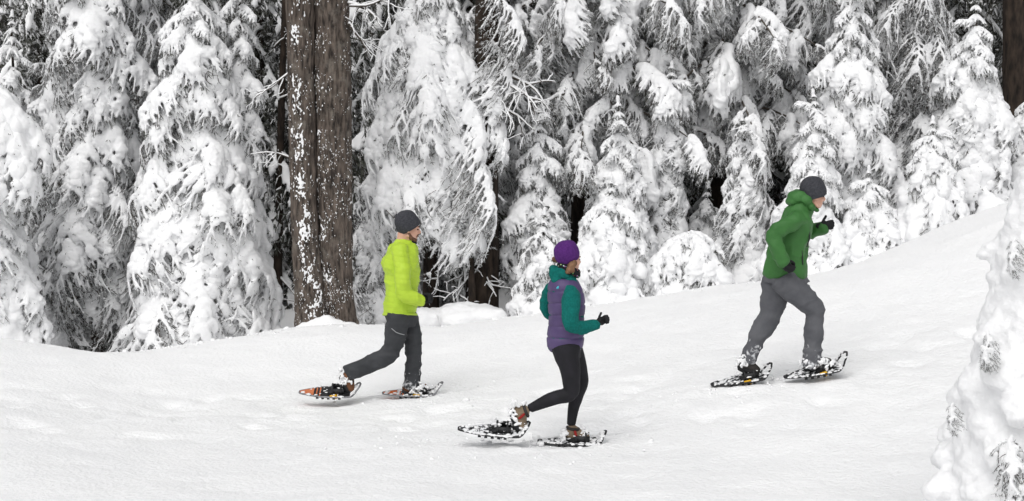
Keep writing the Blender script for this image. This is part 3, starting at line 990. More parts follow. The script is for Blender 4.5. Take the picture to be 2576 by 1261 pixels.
def stick(G, cnt, th_lo, th_hi, v_fn, sizes, seed):
    V, F, s = G
    r_ = random.Random(seed)
    made = 0
    tries = 0
    while made < cnt and tries < cnt * 30:
        tries += 1
        i = r_.randint(3, 200)
        th = r_.uniform(th_lo, th_hi)
        if r_.random() > v_fn(i / 259.0, th):
            continue
        # vertex facing that direction: pick the ring vertex by angle towards the camera
        ring = V[i * 110:(i + 1) * 110]
        d = ring - s[i, :3]
        an = np.degrees(np.arctan2(d[:, 0], -d[:, 1]))     # 0 = facing the camera, + right
        j = int(np.argmin(np.abs(an - th)))
        j2 = min(109, max(0, j + r_.choice((-1, 1)))); wj = r_.random()
        nx_ = V[(i + 1) * 110 + j]; wi = r_.random()
        p = ring[j] + (ring[j2] - ring[j]) * wj * .5 + (nx_ - ring[j]) * wi
        if vnoise(np.array([p * [1, 1, 0.5]]), 8.0, seed)[0] < -0.1 + r_.uniform(-.2, .2):
            continue
        sz = r_.uniform(*sizes) * (1.6 if r_.random() < .12 else 1)
        sq = np.array([sz * r_.uniform(.4, 1.2), sz * 0.5, sz * r_.uniform(0.8, 2.6)])
        jit = np.array([[1 + r_.uniform(-.3, .3)] * 3 for _ in ico_v])
        a = r_.uniform(-.5, .5)
        rv = ico_v * jit * sq
        ro = np.array([[math.cos(a), 0, -math.sin(a)], [0, 1, 0], [math.sin(a), 0, math.cos(a)]])
        (fine_specks.append((rv @ ro.T + p, ico_f)) if sizes[1] < .008 else g.add(rv @ ro.T + p, ico_f))
        made += 1


def spiral(t, th):
    # the band of snow that winds down the left stem and crosses to the right
    c = -12 + 55 * (1 - min(1, t / 0.45)) if t < 0.45 else -12
    return math.exp(-((th - c) / 24.0) ** 2)


stick(GA, 1300, -60, 75, spiral, (0.004, 0.0125), 1)
stick(GA, 500, -85, 60, lambda t, th: 0.5, (0.002, 0.006), 2)
stick(GB, 900, -75, -15, lambda t, th: 0.85, (0.003, 0.010), 3)
stick(GB, 1100, -50, 85, lambda t, th: 0.55, (0.002, 0.0055), 4)
specks = g
V, F, N = remesh(g, .0062, 1)
g = Geo(); g.add(V + N * (.0035 * fbm(V, 55, 2, 5))[:, None], F)
for q_ in fine_specks: g.add(*q_)
o = part('bark_snow', g, ['tree_snow'], root)
tag(o, kind='stuff')
for (u, v, du, dv, L, br) in [(876, 10, 1, -0.15, 0.55, 0.022), (878, 60, 0.3, -1, 0.5, 0.018), (878, 15, 1, .1, .8, .016), (735, 180, -1, -0.7, 0.5, 0.014), (735, 400, -1, 0.5, .5, .012)]:
    gg, sn = Geo(), Geo()
    bare_branch(gg, at(u, v, YB - .02), (du, 0.15, dv), L, br, 0, 0, sn)
    b = part('branch', gg, ['twig'], root)
    link('branch_snow', sn.mesh('branch_snow', ['tree_snow'], root.location), b)
# drift against its foot
g = Geo()
for u, v, r in ((822, 806, 0.12), (812, 825, 0.2), (838, 822, 0.16), (770, 832, .16), (880, 830, .15)):
    g.add(*ellipsoid(at(u, v + 12, YB - 0.24), (r * 1.1, r, r * 0.95)))
V, F, N = remesh(g, 0.02, 4)
g = Geo(); g.add(V + N * (0.02 * fbm(V, 12, 3, 2))[:, None], F)
o = link('foot_drift', g.mesh('foot_drift', ['tree_snow'], root.location), root)


# ------------------------------------------------------------------ snow-covered boulders
def boulder(label, u, v, Y, r, seed):
    p = at(u, v - 8, Y)
    root = empty('boulder', (p[0], Y, p[2] - r[2]))
    tag(root, label, 'boulder', 'snow-covered boulders under the dark reddish trunk')
    V, F = ellipsoid(p - np.array([0, 0, r[2] * 0.35]), np.array(r) * [0.7, 0.7, 0.6], None, 30, 18)
    g = Geo(); g.add(V + 0.05 * r[0] * fbm(V, 5, 3, seed)[:, None], F); part('stone', g, ['rock'], root)
    q_ = random.Random(seed)
    g = Geo()
    for _ in range(9):
        o_ = np.array([q_.uniform(-.75, .75) * r[0], q_.uniform(-.6, .5) * r[1], q_.uniform(-.35, .1) * r[2]])
        g.add(*ellipsoid(p + o_, np.array(r) * q_.uniform(.62, .9) * [1.1, 1, .85], None, 16, 10))
    V, F, N = remesh(g, .016, 5)
    V = V + N * (.03 * fbm(V, 5, 3, seed) + .012 * fbm(V, 16, 2, seed) + .004 * fbm(V, 50, 2, seed))[:, None]
    g = Geo(); g.add(V, F); part('snow_cap', g, ['tree_snow'], root)


boulder('larger snow-capped boulder at the foot of the dark reddish trunk', 1190, 800, 21.9, (0.3, 0.25, 0.2), 4)
boulder('smaller snow-capped boulder beside the elbow of the man in yellow', 1090, 806, 22.0, (0.24, 0.2, 0.2), 9)

# ------------------------------------------------------------------ forest behind: three kinds of tree, copied
FAR = []
for kind in range(2):
    rnd.seed(900 + kind)
    H = (8.5, 10.5, 7.0)[kind]
    crown = Geo()
    root = empty('forest_conifer', (0, 0, 0))
    for k in range(46):
        f = ((k + 0.5) / 46) ** 0.7
        z = H - (H - 0.6) * f
        a = k * 2.39996 + rnd.uniform(-.2, .2)
        ln = (1.5 * f ** 0.7 + 0.2) * rnd.uniform(0.8, 1.2)
        me, L_ = pick('far', ln)
        sc = ln / L_
        nv = len(me.vertices)
        co = np.empty(nv * 3); me.vertices.foreach_get('co', co); co = co.reshape(-1, 3)
        M = Matrix.Rotation(a, 3, 'Z') @ Matrix.Rotation(R(rnd.uniform(15, 50)), 3, 'Y')
        co = (co * sc) @ np.array(M).T + [0, 0, z]
        mi = np.empty(len(me.polygons), np.int32); me.polygons.foreach_get('material_index', mi)
        crown.v.append((co, me, mi))
    # join with flat arrays (fast)
    vo_ = 0; LV, LT, MI = [], [], []
    Vs = []
    for co, me, mi in crown.v:
        lv = np.empty(len(me.loops), np.int32); me.loops.foreach_get('vertex_index', lv)
        lt = np.empty(len(me.polygons), np.int32); me.polygons.foreach_get('loop_total', lt)
        LV.append(lv + vo_); LT.append(lt); MI.append(mi); Vs.append(co); vo_ += len(co)
    Vs, LV, LT, MI = np.concatenate(Vs), np.concatenate(LV), np.concatenate(LT), np.concatenate(MI)
    cm = bpy.data.meshes.new('crown')
    cm.vertices.add(len(Vs)); cm.vertices.foreach_set('co', Vs.ravel())
    cm.loops.add(len(LV)); cm.loops.foreach_set('vertex_index', LV)
    cm.polygons.add(len(LT)); cm.polygons.foreach_set('loop_start', np.concatenate([[0], np.cumsum(LT)[:-1]]).astype(np.int32))
    for k_ in ('tree_snow', 'needles', 'twig', 'frosted_needles'):
        cm.materials.append(MAT[k_])
    cm.polygons.foreach_set('material_index', MI)
    cm.polygons.foreach_set('use_smooth', np.ones(len(LT), bool))
    cm.update(calc_edges=True)
    c = link('crown', cm, root)
    g = Geo(); g.add(*trunk_geo((0, 0, 0), H * 0.97, 0.13, (0, 0), 14, 0.1, kind))
    t = part('trunk', g, ['dark_bark'], root)
    FAR.append((root, [c, t]))
spots = []
rnd.seed(21)
for row, Y in enumerate((26.6, 28.6, 31.0, 34.0, 37.5, 42.0)):
    half = Y * 0.33 + 0.8
    x = -half + (row % 2) * 0.9
    while x < half:
        spots.append((x + rnd.uniform(-0.4, 0.4), Y + rnd.uniform(-0.5, 0.5)))
        x += rnd.uniform(1.5, 2.2) + 0.03 * Y
used = [False] * 3
MARK = [(-400, 'the left edge snow shelf'), (90, 'the upper left pointed fir'), (250, 'the thin brown trunk'), (500, 'the broad bright fir'), (690, 'the dark gap beside the twin trunk'),
        (820, 'the twin trunk'), (1000, 'the hanging cone of boughs'), (1210, 'the dark reddish trunk'), (1345, 'the column-shaped fir'), (1500, 'the central overhanging hemlock'),
        (1660, 'the leaning hemlock'), (1850, 'the weeping hemlock'), (2012, 'the man in green'), (2140, 'the tall pointed white fir'), (2300, 'the snow bank top'), (2440, 'the knobbly-topped fir'), (2600, 'the black corner trunk'), (3000, 'the right edge')]
ORD = ['first', 'second', 'third', 'fourth', 'fifth', 'sixth', 'seventh', 'eighth', 'ninth', 'tenth']
far_n = {}
for i, (x, y) in enumerate(spots):
    k = i % 2
    r0_, ch = FAR[k]
    if used[k]:
        q = r0_.copy(); COL.objects.link(q)
        for c in ch:
            d = c.copy(); COL.objects.link(d); d.parent = q
    else:
        q = r0_; used[k] = True
    q.location = (x, y, gz(x, y) - 0.1)
    q.rotation_euler = (0, 0, rnd.uniform(0, 6.28))
    s_ = rnd.uniform(0.85, 1.15)
    q.scale = (s_, s_, s_)
    u_ = CX + x / y * FPX
    mk = min(MARK, key=lambda q_: abs(q_[0] - u_))[1]
    far_n[mk] = far_n.get(mk, 0) + 1
    tag(q, 'shaded snow-dusted forest conifer, %s one back behind %s' % (ORD[far_n[mk] - 1], mk), 'tree', 'conifers in the shaded forest behind the firs')

# ------------------------------------------------------------------ foreground tree at the right edge
fg = tree('snow-plastered small fir close to the camera at the right edge of the photo', 2650, 10.6, apex=372, Rm=0.40, n=2, style='plaster', h0=0.05, trunk_r=0.05, pw=0.62,
          droop=(25, 55), group='', seed=77, az_front=180, tip=0, extra=[(2555, 600, -.3, 230, 50, .17, 'light'), (2490, 835, -.36, 235, 50, .18, 'light'), (2398, 1015, -.34, 235, 55, .14, 'light'), (2545, 1100, -.62, 250, 45, .3, 'light'), (2565, 1190, -.66, 250, 45, .32, 'light')])
_H = at(2650, 372, 10.6)[2] - gz(at(2650, 600, 10.6)[0], 10.6)
hull(fg, fg.location, _H, -0.2, lambda f: .1 + .70 * f ** .62, 777, (.13, .22), 110, .05, .016, .84, .62, 26)

# ------------------------------------------------------------------ people
def Z(x0, y0, zoom):
    """reader for a magnified crop of the photo: crop pixel -> photo pixel"""
    return lambda x, y: ((x0 + x / zoom) / 1.4907, (y0 + y / zoom) / 1.4907)


def P3(zf, x, y, Y, dy=0.0):
    u, v = zf(x, y)
    return at(u, v, Y + dy)


def chain(zf, Y, rows):
    """rows: x, y, dy, r(m)"""
    return [np.append(P3(zf, x, y, Y, dy), r) for x, y, dy, r in rows]


def torso(zf, Y, rows, sc=1.0, yaw=0.0, dy0=0.0):
    rings = []
    for (xa, ya, xb, yb, d) in rows:
        a, b = P3(zf, xa, ya, Y, dy0), P3(zf, xb, yb, Y, dy0)
        c = (a + b) / 2
        rings.append((c, (b - a) / 2 * sc, np.array([0, d * sc, 0])))
    return loft(rings, 28)


def rotmat(yaw, pitch, roll=0.0):
    return np.array(Matrix.Rotation(yaw, 3, 'Z') @ Matrix.Rotation(pitch, 3, 'Y') @ Matrix.Rotation(roll, 3, 'X'))


def head_geo(g, c, rot, s, neck_to):
    def el(p, r):
        V, F = ellipsoid(p, r, None, 20, 12)
        g.add((V * s) @ rot.T + c, F)

    def tb(pts, rad):
        V, F = tube(pts, rad, 10)
        g.add((V * s) @ rot.T + c, F)
    el((-.005, 0, .02), (.098, .077, .1))
    el((.03, 0, -.045), (.066, .06, .08))
    el((.058, 0, -.108), (.03, .034, .022))
    el((.083, 0, .002), (.016, .05, .012))
    el((.06, .034, -.045), (.03, .024, .03)); el((.06, -.034, -.045), (.03, .024, .03))
    el((.082, 0, -.082), (.017, .026, .008)); el((.08, 0, -.094), (.016, .024, .008))
    tb([(.088, 0, -.006), (.1, 0, -.025), (.113, 0, -.047), (.1, 0, -.058)], [.009, .011, .0135, .009])
    el((.098, .012, -.053), (.012, .009, .008)); el((.098, -.012, -.053), (.012, .009, .008))
    for sg in (-1, 1):
        el((-.005, sg * .078, -.025), (.018, .009, .031))
        tb([(.0, sg * .055, -.07), (.03, sg * .05, -.1), (.06, sg * .025, -.112)], [.02, .019, .018])
    p0 = (np.array([-.025, 0, -.06]) * s) @ rot.T + c
    g.add(*tube(np.linspace(p0, neck_to, 6), np.full(6, .057 * s), 14))


def eyes(parent, c, rot, s):
    for sg in (-1, 1):
        g = Geo()
        V, F = ellipsoid((.084, sg * .031, -.02), (.0075, .013, .007), None, 10, 6)
        g.add((V * s) @ rot.T + c, F)
        part('eye', g, ['eye'], parent)
        g = Geo()
        V, F = tube([(.092, sg * .014, .001), (.094, sg * .03, .006), (.083, sg * .05, .002)], [.004, .005, .003], 6)
        g.add((V * s) @ rot.T + c, F)
        part('eyebrow', g, ['beard_hair'], parent)


def beanie(parent, c, rot, s, mat_, tilt, cuff=True, prof=None, yw=0.92):
    prof = prof or [(.101, -.062), (.108, -.045), (.112, -.02), (.113, .01), (.108, .045), (.094, .078), (.068, .104), (.035, .118), (.006, .122)]
    tm = np.array(Matrix.Rotation(tilt, 3, 'Y'))
    n_ = 40

    def rev(pr, ro):
        V, F = [], []
        sp = spline(pr, len(pr) * 3)
        for r_, z_ in sp:
            for j in range(n_):
                a = 2 * math.pi * j / n_
                V.append((r_ * math.cos(a), r_ * math.sin(a) * yw, z_))
        for i in range(len(sp) - 1):
            for j in range(n_):
                j2 = (j + 1) % n_
                F.append([i * n_ + j, i * n_ + j2, (i + 1) * n_ + j2, (i + 1) * n_ + j])
        F.append([(len(sp) - 1) * n_ + j for j in range(n_)])
        F.append(list(range(n_))[::-1])
        V = np.array(V)
        V = V + (0.003 * fbm(V, 18, 2, 3))[:, None] * V / 0.1
        return (((V @ tm.T) + [-.004, 0, .018]) * s) @ rot.T + c, F
    g = Geo(); g.add(*rev(prof, 0))
    h = part('beanie', g, [mat_], parent)
    if cuff:
        g = Geo()
        g.add(*rev([(.1, -.066), (.108, -.066), (.1145, -.05), (.1175, -.025), (.117, .002), (.113, .004)], 0))
        link('cuff', g.mesh('cuff', [mat_], parent.location), h)
    return h


def fist(g, c, fwd, up, s=1.0, side=1, thumb_up=True):
    """closed hand: palm, four curled fingers, a thumb leaving the side of the palm. fwd = forearm direction"""
    f = np.asarray(fwd, float); f /= np.linalg.norm(f)
    u = np.asarray(up, float); u = u - f * np.dot(u, f); u /= np.linalg.norm(u)
    w_ = np.cross(f, u) * side            # towards the finger pads
    M = np.stack([f, u, w_], 1)

    def L(p):
        return (np.asarray(p, float) * s) @ M.T + c
    rot = M
    V, F = ellipsoid((0, 0, 0), (.044 * s, .043 * s, .021 * s), None, 12, 8); g.add(V @ rot.T + c, F)
    for k, (y, ln) in enumerate(((.031, .95), (.011, 1.05), (-.010, 1.0), (-.030, .8))):
        pts = [L((.030, y, 0)), L((.052 * ln, y, .006)), L((.062 * ln, y, .024)), L((.050 * ln, y * .95, .044)), L((.028, y * .9, .047)), L((.018, y * .9, .036))]
        g.add(*tube(spline(pts, 11), np.full(11, .0105 * s), 8))
    tip = [(.002, .066, .02), (.012, .08, .026)] if thumb_up else [(.035, .05, .045), (.05, .028, .052)]
    pts = [L((-.028, .028, .006)), L((-.012, .052, .016))] + [L(p) for p in tip]
    g.add(*tube(spline(pts, 8), np.full(8, .012 * s), 8))
    g.add(*tube([L((-.075, 0, 0)), L((-.02, 0, 0))], [.031 * s, .033 * s], 12))


def boot(parent, heel, toe, ankle, mat_, w_=0.048, strap=None, shaft=0.055):
    heel, toe, ankle = map(np.asarray, (heel, toe, ankle))
    d = toe - heel
    g = Geo()
    up = ankle - (heel + d * 0.25); up /= np.linalg.norm(up)
    g.add(*limb([np.append(heel + up * .03, .04), np.append(heel + d * .3 + up * .045, .047), np.append(heel + d * .65 + up * .03, .045), np.append(toe - d * .05 + up * .02, .036)], 12, 12))
    g.add(*limb([np.append(heel + d * .1 + up * .03, .045), np.append((ankle + heel + d * .2) / 2, .05), np.append(ankle, shaft)], 8, 12))
    V, F, N = remesh(g, 0.009, 3)
    g = Geo(); g.add(V, F)
    b = part('boot', g, [mat_], parent)
    g = Geo()
    ring = np.cross(up, [0, 1, 0]); ring /= np.linalg.norm(ring)
    pts = [ankle - up * .012 + (math.cos(q) * ring + math.sin(q) * np.array([0, 1.0, 0])) * (shaft + .001) for q in np.linspace(0, 2 * math.pi, 20)]
    g.add(*tube(pts, np.full(20, .013), 7))
    link('boot_collar', g.mesh('boot_collar', ['dark_boot'], parent.location), b)
    g = Geo()
    g.add(*limb([np.append(heel - up * .008, .03), np.append(heel + d * .35 - up * .008, .036), np.append(toe - d * .25 - up * .008, .038), np.append(toe - up * .004, .028)], 10, 12))
    link('sole', g.mesh('sole', ['black_plastic'], parent.location), b)
    if strap:
        g = Geo()
        s = np.cross(d / np.linalg.norm(d), up)
        c = heel + d * .38 + up * .05
        pts = [c + (math.cos(a) * s + math.sin(a) * (up * .6 - d / np.linalg.norm(d) * .25)) * .055 for a in np.linspace(0, 2 * math.pi, 18)]
        g.add(*tube(pts, np.full(18, .011), 6))
        link('strap', g.mesh('strap', [strap], parent.location), b)
    return b


def folds(V, N, amp, scale, seed, stretch=(1, 1, 1)):
    """cloth creases: sharp-crested noise along the normal"""
    a = 1 - np.abs(fbm(V * np.asarray(stretch), scale, 2, seed)) * 2.4
    return V + N * (amp * np.clip(a, -0.5, 1))[:, None]


def garment(name, parent, shapes, mat_, voxel=0.010, smooth=5, amp=0.006, fscale=5.0, seed=1, stretch=(1, 1, 1), extra=None):
    g = Geo()
    for V, F in shapes:
        g.add(V, F)
    V, F, N = remesh(g, voxel, smooth)
    if amp:
        V = folds(V, N, amp, fscale, seed, stretch)
    if extra:
        V = extra(V, N)
    g = Geo(); g.add(V, F)
    return part(name, g, [mat_], parent)


def person(label, Y, foot, body_shapes, head):
    """the continuous body under the clothes"""
    g = Geo()
    for V, F in body_shapes:
        g.add(V, F)
    head_geo(g, *head)
    V, F, N = remesh(g, 0.0085, 2, 0.4)
    o = bpy.data.objects.new('person', make_mesh('person', V - np.asarray(foot), F, [MAT['skin']]))
    o.location = [float(q) for q in foot]
    COL.objects.link(o)
    tag(o, label, 'person', 'three people running on snowshoes')
    eyes(o, head[0], head[1], head[2])
    return o


def scaled(ch, s):
    return [np.append(c[:3], c[3] * s) for c in ch]


# ---------------------------------------------------------------- snowshoes
def snowshoe(label, Y, tail, bend, toe, roll, width, deck_cols, frame_mat, foot_uv, zf, crampon='grey_metal', seed=0, yaw=0.0, snow=40):
    """tail, bend, toe: photo crop points of the deck's centre line; roll tips it towards the camera"""
    A, B, T = P3(zf, *tail, Y, -yaw), P3(zf, *bend, Y, yaw), P3(zf, *toe, Y, yaw * 1.3)
    x = (B - A); Ld = np.linalg.norm(x); x /= Ld
    z = np.cross(x, [0, 1.0, 0]); z = z if z[2] > 0 else -z
    y = np.cross(z, x)
    ca, sa = math.cos(roll), math.sin(roll)
    y, z = y * ca + z * sa, z * ca - y * sa
    rise = np.linalg.norm(T - B)
    up_a = math.atan2(np.dot(T - B, z), np.dot(T - B, x))
    root = empty('snowshoe', A + x * Ld * 0.6)
    tag(root, label, 'snowshoe', 'snowshoes on the three runners')
    W = width / 2

    def pt(s, yy, h=0.0):
        """s along the shoe in metres from the tail (past Ld it curls up)"""
        if s <= Ld:
            # gentle blend into the curl
            return A + x * s + y * yy + z * h
        e = s - Ld
        k = min(1.0, e / (rise * 0.6))
        a = up_a * (0.55 + 0.45 * k)
        return B + (x * math.cos(a) + z * math.sin(a)) * e + y * yy + (z * math.cos(a) - x * math.sin(a)) * h
    tot = Ld + rise

    def half(s):
        f = s / tot
        if f < 0.32:
            return W * (0.18 + 0.70 * (f / 0.32) ** 0.8)
        if f < 0.62:
            return W * (0.88 + 0.12 * math.sin((f - .32) / .3 * math.pi / 2))
        q = (f - .62) / .38
        return W * math.sqrt(max(0.0, 1 - q ** 2.4))
    ss = np.linspace(0, tot, 40)
    outline = [pt(s, half(s)) for s in ss] + [pt(s, -half(s)) for s in ss[::-1]]
    outline.append(outline[0])
    g = Geo(); g.add(*tube(outline, np.full(len(outline), .0085), 7, False))
    part('frame', g, [frame_mat], root)
    # deck panels
    for (f0, f1, mm) in deck_cols:
        g = Geo()
        k = 9
        V, F = [], []
        for h in (0.0035, -0.0035):
            for s in np.linspace(f0 * tot, f1 * tot, k):
                for q in np.linspace(-0.96, 0.96, 5):
                    V.append(pt(s, q * half(s), h + 0.002))
        for lay in (0, 1):
            for i in range(k - 1):
                for j in range(4):
                    a = lay * k * 5 + i * 5 + j
                    q = [a, a + 1, a + 6, a + 5]
                    F.append(q if lay == 0 else q[::-1])
        o_ = k * 5
        for i in range(k - 1):
            for j in (0, 4):
                a = i * 5 + j
                F.append([a, a + 5, a + 5 + o_, a + o_])
        for j in range(4):
            for i in (0, k - 1):
                a = i * 5 + j
                F.append([a, a + 1, a + 1 + o_, a + o_])
        g.add(V, F); part('deck_panel', g, [mm], root, smooth=False)
    # side rails / traction bars under the deck
    for sg in (-1, 1):
        g = Geo()
        for i in range(5):
            s = tot * (0.28 + i * 0.085)
            Rm_ = np.stack([x, y, z], 1)
            g.add(*box(pt(s, sg * half(s) * 0.9, -0.017), (.012, .004, .011), Rm_))
        g.add(*tube([pt(tot * .25, sg * half(tot * .25) * .9, -.006), pt(tot * .66, sg * half(tot * .66) * .9, -.006)], [.006, .006], 6))
        part('traction_rail', g, ['black_plastic'], root)
    Rm_ = np.stack([x, y, z], 1)
    # crampon + pivot bar
    g = Geo()
    sp_ = tot * 0.56
    g.add(*tube([pt(sp_, -half(sp_)), pt(sp_, half(sp_))], [.008, .008], 8))
    for q in (-.6, -.2, .2, .6):
        V, F = box(pt(sp_, q * half(sp_), -.02), (.012, .006, .016), Rm_); g.add(V, F)
    g.add(*box(pt(sp_ - .02, -half(sp_) * 0.92, .004), (.03, .006, .012), Rm_))
    part('crampon', g, [crampon], root)
    # binding: toe cup, straps, heel strap
    F0 = np.asarray(foot_uv)
    g = Geo()
    g.add(*box(pt(sp_, 0, .012), (.075, .05, .006), Rm_))
    for sg in (-1, 1):
        g.add(*box(pt(sp_ + .02, sg * .05, .035), (.06, .005, .024), Rm_))
    part('binding', g, ['black_plastic'], root)
    for ds in (-.03, .05):
        g = Geo()
        pts = [pt(sp_ + ds, .056 * math.cos(a), .018 + .062 * math.sin(a)) for a in np.linspace(0, math.pi, 12)]
        g.add(*tube(pts, np.full(12, .0085), 6))
        part('strap', g, ['black_plastic'], root)
    # snow sitting on the deck and binding
    r_ = random.Random(seed)
    g = Geo()
    for _ in range(snow):
        s = r_.uniform(.05, .97) * tot
        q = r_.uniform(-.95, .95) * half(s)
        h = .006 if not (abs(s - sp_) < .09 and abs(q) < .06) else r_.choice([.03, .06, .075])
        if r_.random() < .45:
            q = half(s) * r_.choice([-1, 1])
            h = .008
        sz = r_.uniform(.005, .015)
        jv, jf = ellipsoid((0, 0, 0), 1, None, 8, 5)
        jv = jv * (1 + .45 * np.array([[r_.uniform(-1, 1)] for _ in jv]))
        g.add((jv * [sz * r_.uniform(1, 1.9), sz, sz * .6]) @ Rm_.T + pt(s, q, h), jf)
    o = part('stuck_snow', g, ['tree_snow'], root)
    tag(o, kind='stuff')
    return root


def snow_on(parent, pts, seed, size=(.008, .02), spread=.04, n_=26, name='stuck_snow'):
    r_ = random.Random(seed)
    g = Geo()
    for _ in range(int(n_ * 1.6)):
        p = np.asarray(r_.choice(pts)) + np.array([r_.gauss(0, spread), r_.gauss(0, spread * .5), r_.gauss(0, spread * .8)])
        sz = r_.uniform(size[0] * .6, size[1] * .8)
        a_ = r_.uniform(0, 3.1)
        M = np.array(Matrix.Rotation(a_, 3, 'Y'))
        V, F = ellipsoid((0, 0, 0), (sz * r_.uniform(1, 2.0), sz, sz * .7), M, 8, 5)
        g.add(V + p, F)
    V, F, N = remesh(g, .0048, 1)
    V = V + N * (.004 * fbm(V, 60, 2, seed) + .002 * fbm(V, 160, 1, seed))[:, None]
    g = Geo(); g.add(V, F)
    o = part(name, g, ['tree_snow'], parent)
    return tag(o, kind='stuff')


# ================================================================ the man in yellow
Y = 16.5
z1 = Z(1080, 760, 1.5766); r1 = Z(1400, 780, 5.7318); r7 = Z(1400, 980, 5.7318); r2 = Z(1100, 1340, 4.2933)
tor = [(572, 664, 752, 664, .145), (565, 652, 760, 650, .165), (568, 610, 764, 605, .168), (572, 540, 768, 540, .165), (573, 470, 774, 470, .165), (575, 415, 778, 410, .175), (560, 375, 777, 375, .185), (556, 340, 776, 340, .19), (585, 290, 770, 290, .185), (622, 245, 757, 255, .13), (652, 208, 752, 242, .075), (657, 198, 748, 234, .068)]
armR = chain(r1, Y, [(560, 860, -.15, .08)]) + chain(r7, Y, [(620, 80, -.21, .076), (640, 420, -.245, .07), (655, 690, -.25, .066), (820, 780, -.235, .06), (1010, 830, -.2, .054), (1050, 835, -.19, .052)])
armL = chain(r1, Y, [(480, 900, .12, .07), (380, 1060, .17, .066), (270, 1185, .2, .052)]) + chain(r7, Y, [(330, 80, .23, .05), (440, 400, .25, .045), (560, 560, .22, .042)])
legR = chain(z1, Y, [(655, 660, -.07, .112), (645, 730, -.085, .104), (632, 800, -.09, .093), (608, 882, -.09, .083), (540, 930, -.09, .078), (450, 968, -.09, .074), (368, 1003, -.09, .074), (356, 1009, -.09, .075)])
legL = chain(z1, Y, [(690, 660, .07, .108), (730, 740, .085, .085), (740, 850, .09, .074), (741, 950, .09, .071), (736, 1050, .09, .072), (728, 1096, .09, .077)])
hc = P3(r1, 740, 390, Y); hrot = rotmat(R(14), R(6))
powdered('snowy_dark_grey', 'dark_grey_cloth', -0.02 + 0.42)
fo = P3(r2, 1880, 600, Y)
pm = person('man in lime yellow jacket and charcoal beanie running rightward beside the twin trunk', Y, (fo[0], Y, gz(fo[0], Y)),
            [torso(z1, Y, tor, .82), limb(scaled(armR, .7)), limb(scaled(armL, .7)), limb(scaled(legR[:-1], .62)), limb(scaled(legL[:-1], .62)),
             limb(chain(r7, Y, [(1040, 832, -.19, .03), (1085, 826, -.185, .02)]), 5)], (hc, hrot, 1.07, P3(r1, 640, 700, Y)))


def quilt(V, N):
    zz = V[:, 2] + 0.02 * np.sin(V[:, 0] * 6)
    q = np.abs(np.sin(zz * math.pi / 0.05))
    q2 = np.abs(np.sin((V[:, 0] + 0.6 * V[:, 1]) * math.pi / 0.075))
    return V + N * (0.0045 * (np.minimum(q * 2.2, 1) - 1) + 0.0022 * (np.minimum(q2 * 3.0, 1) - 1))[:, None]


garment('jacket', pm, [torso(z1, Y, tor), limb(armR, 24, 18), limb(armL, 20, 14)], 'lime_shell', .008, 3, .012, 6, 4, (1, 1, 1), quilt)
# hem band
g = Geo()
hb = [P3(z1, 662 + 98 * math.cos(a), 662 + 4 * math.sin(a), Y, .166 * math.sin(a)) for a in np.linspace(0, 2 * math.pi, 40)]
g.add(*tube(hb, np.full(40, .012), 8)); part('hem', g, ['lime_shell'], pm)
garment('trousers', pm, [limb(legR, 26, 18), limb(legL, 24, 18), torso(z1, Y, [(582, 640, 755, 640, .15), (580, 680, 760, 690, .15), (600, 720, 750, 730, .12)])], 'snowy_dark_grey', .009, 3, .012, 5.0, 8, (1, 1, 2.0))
beanie(pm, hc + np.array([-.004, 0, .012]), hrot, .98, 'charcoal_knit', R(-36))
g = Geo()
for pts, rad in (([(.005, .06, -.062), (.03, .055, -.1), (.062, .03, -.116), (.074, 0, -.117), (.062, -.03, -.116), (.03, -.055, -.1), (.005, -.06, -.062)], [.013, .02, .021, .022, .021, .02, .013]),
                 ([(.082, .03, -.088), (.093, .015, -.07), (.096, 0, -.068), (.093, -.015, -.07), (.082, -.03, -.088)], [.007, .008, .008, .008, .007])):
    V, F = tube(spline(pts, 20), np.interp(np.linspace(0, 1, 20), np.linspace(0, 1, len(rad)), rad), 10); g.add((V * 1.07) @ hrot.T + hc, F)
V, F, N = remesh(g, .005, 2); V = V + N * (.0025 * fbm(V, 90, 2, 3))[:, None]; g = Geo(); g.add(V, F); part('beard', g, ['beard_hair'], pm)
g = Geo()
nk = [P3(r1, 760 + 170 * math.cos(a), 690 + 40 * math.cos(a), Y, .06 * math.sin(a)) - np.array([.006, 0, .012]) for a in np.linspace(0, 2 * math.pi, 30)]
g.add(*tube(nk, np.full(30, .012), 8)); part('base_layer_collar', g, ['black_stretch'], pm)
g = Geo()
g.add(*tube([P3(z1, 612, 745, Y, -.19), P3(z1, 640, 768, Y, -.205), P3(z1, 665, 777, Y, -.2), P3(z1, 688, 782, Y, -.185)], [.004] * 4, 5)); part('pocket_zip', g, ['grey_zip'], pm)
g = Geo(); fist(g, P3(r7, 1105, 820, Y, -.18), (1, .5, .05), (0, 0, 1), 1.0, 1, False)
V, F, N = remesh(g, .006, 2); g = Geo(); g.add(V, F); part('glove', g, ['black_glove'], pm)
hl = P3(r7, 580, 580, Y, .22)
g = Geo(); fist(g, hl + np.array([.05, 0, 0]), (1, .2, .1), (0, 0, 1), 1.0, 1, False)
V, F, N = remesh(g, .006, 2); g = Geo(); g.add(V, F); part('glove', g, ['black_glove'], pm)
boot(pm, P3(r2, 790, 300, Y, -.09), P3(r2, 905, 560, Y, -.09), P3(r2, 930, 300, Y, -.09), 'brown_boot')
boot(pm, P3(r2, 1770, 545, Y, .09), P3(r2, 2150, 520, Y, .09), P3(r2, 1890, 440, Y, .09), 'brown_boot')
snow_on(pm, [P3(r2, 770, 220, Y, -.1), P3(r2, 790, 300, Y, -.13), P3(r2, 780, 390, Y, -.13), P3(r2, 860, 370, Y, -.15)], 4, n_=30, spread=.022)
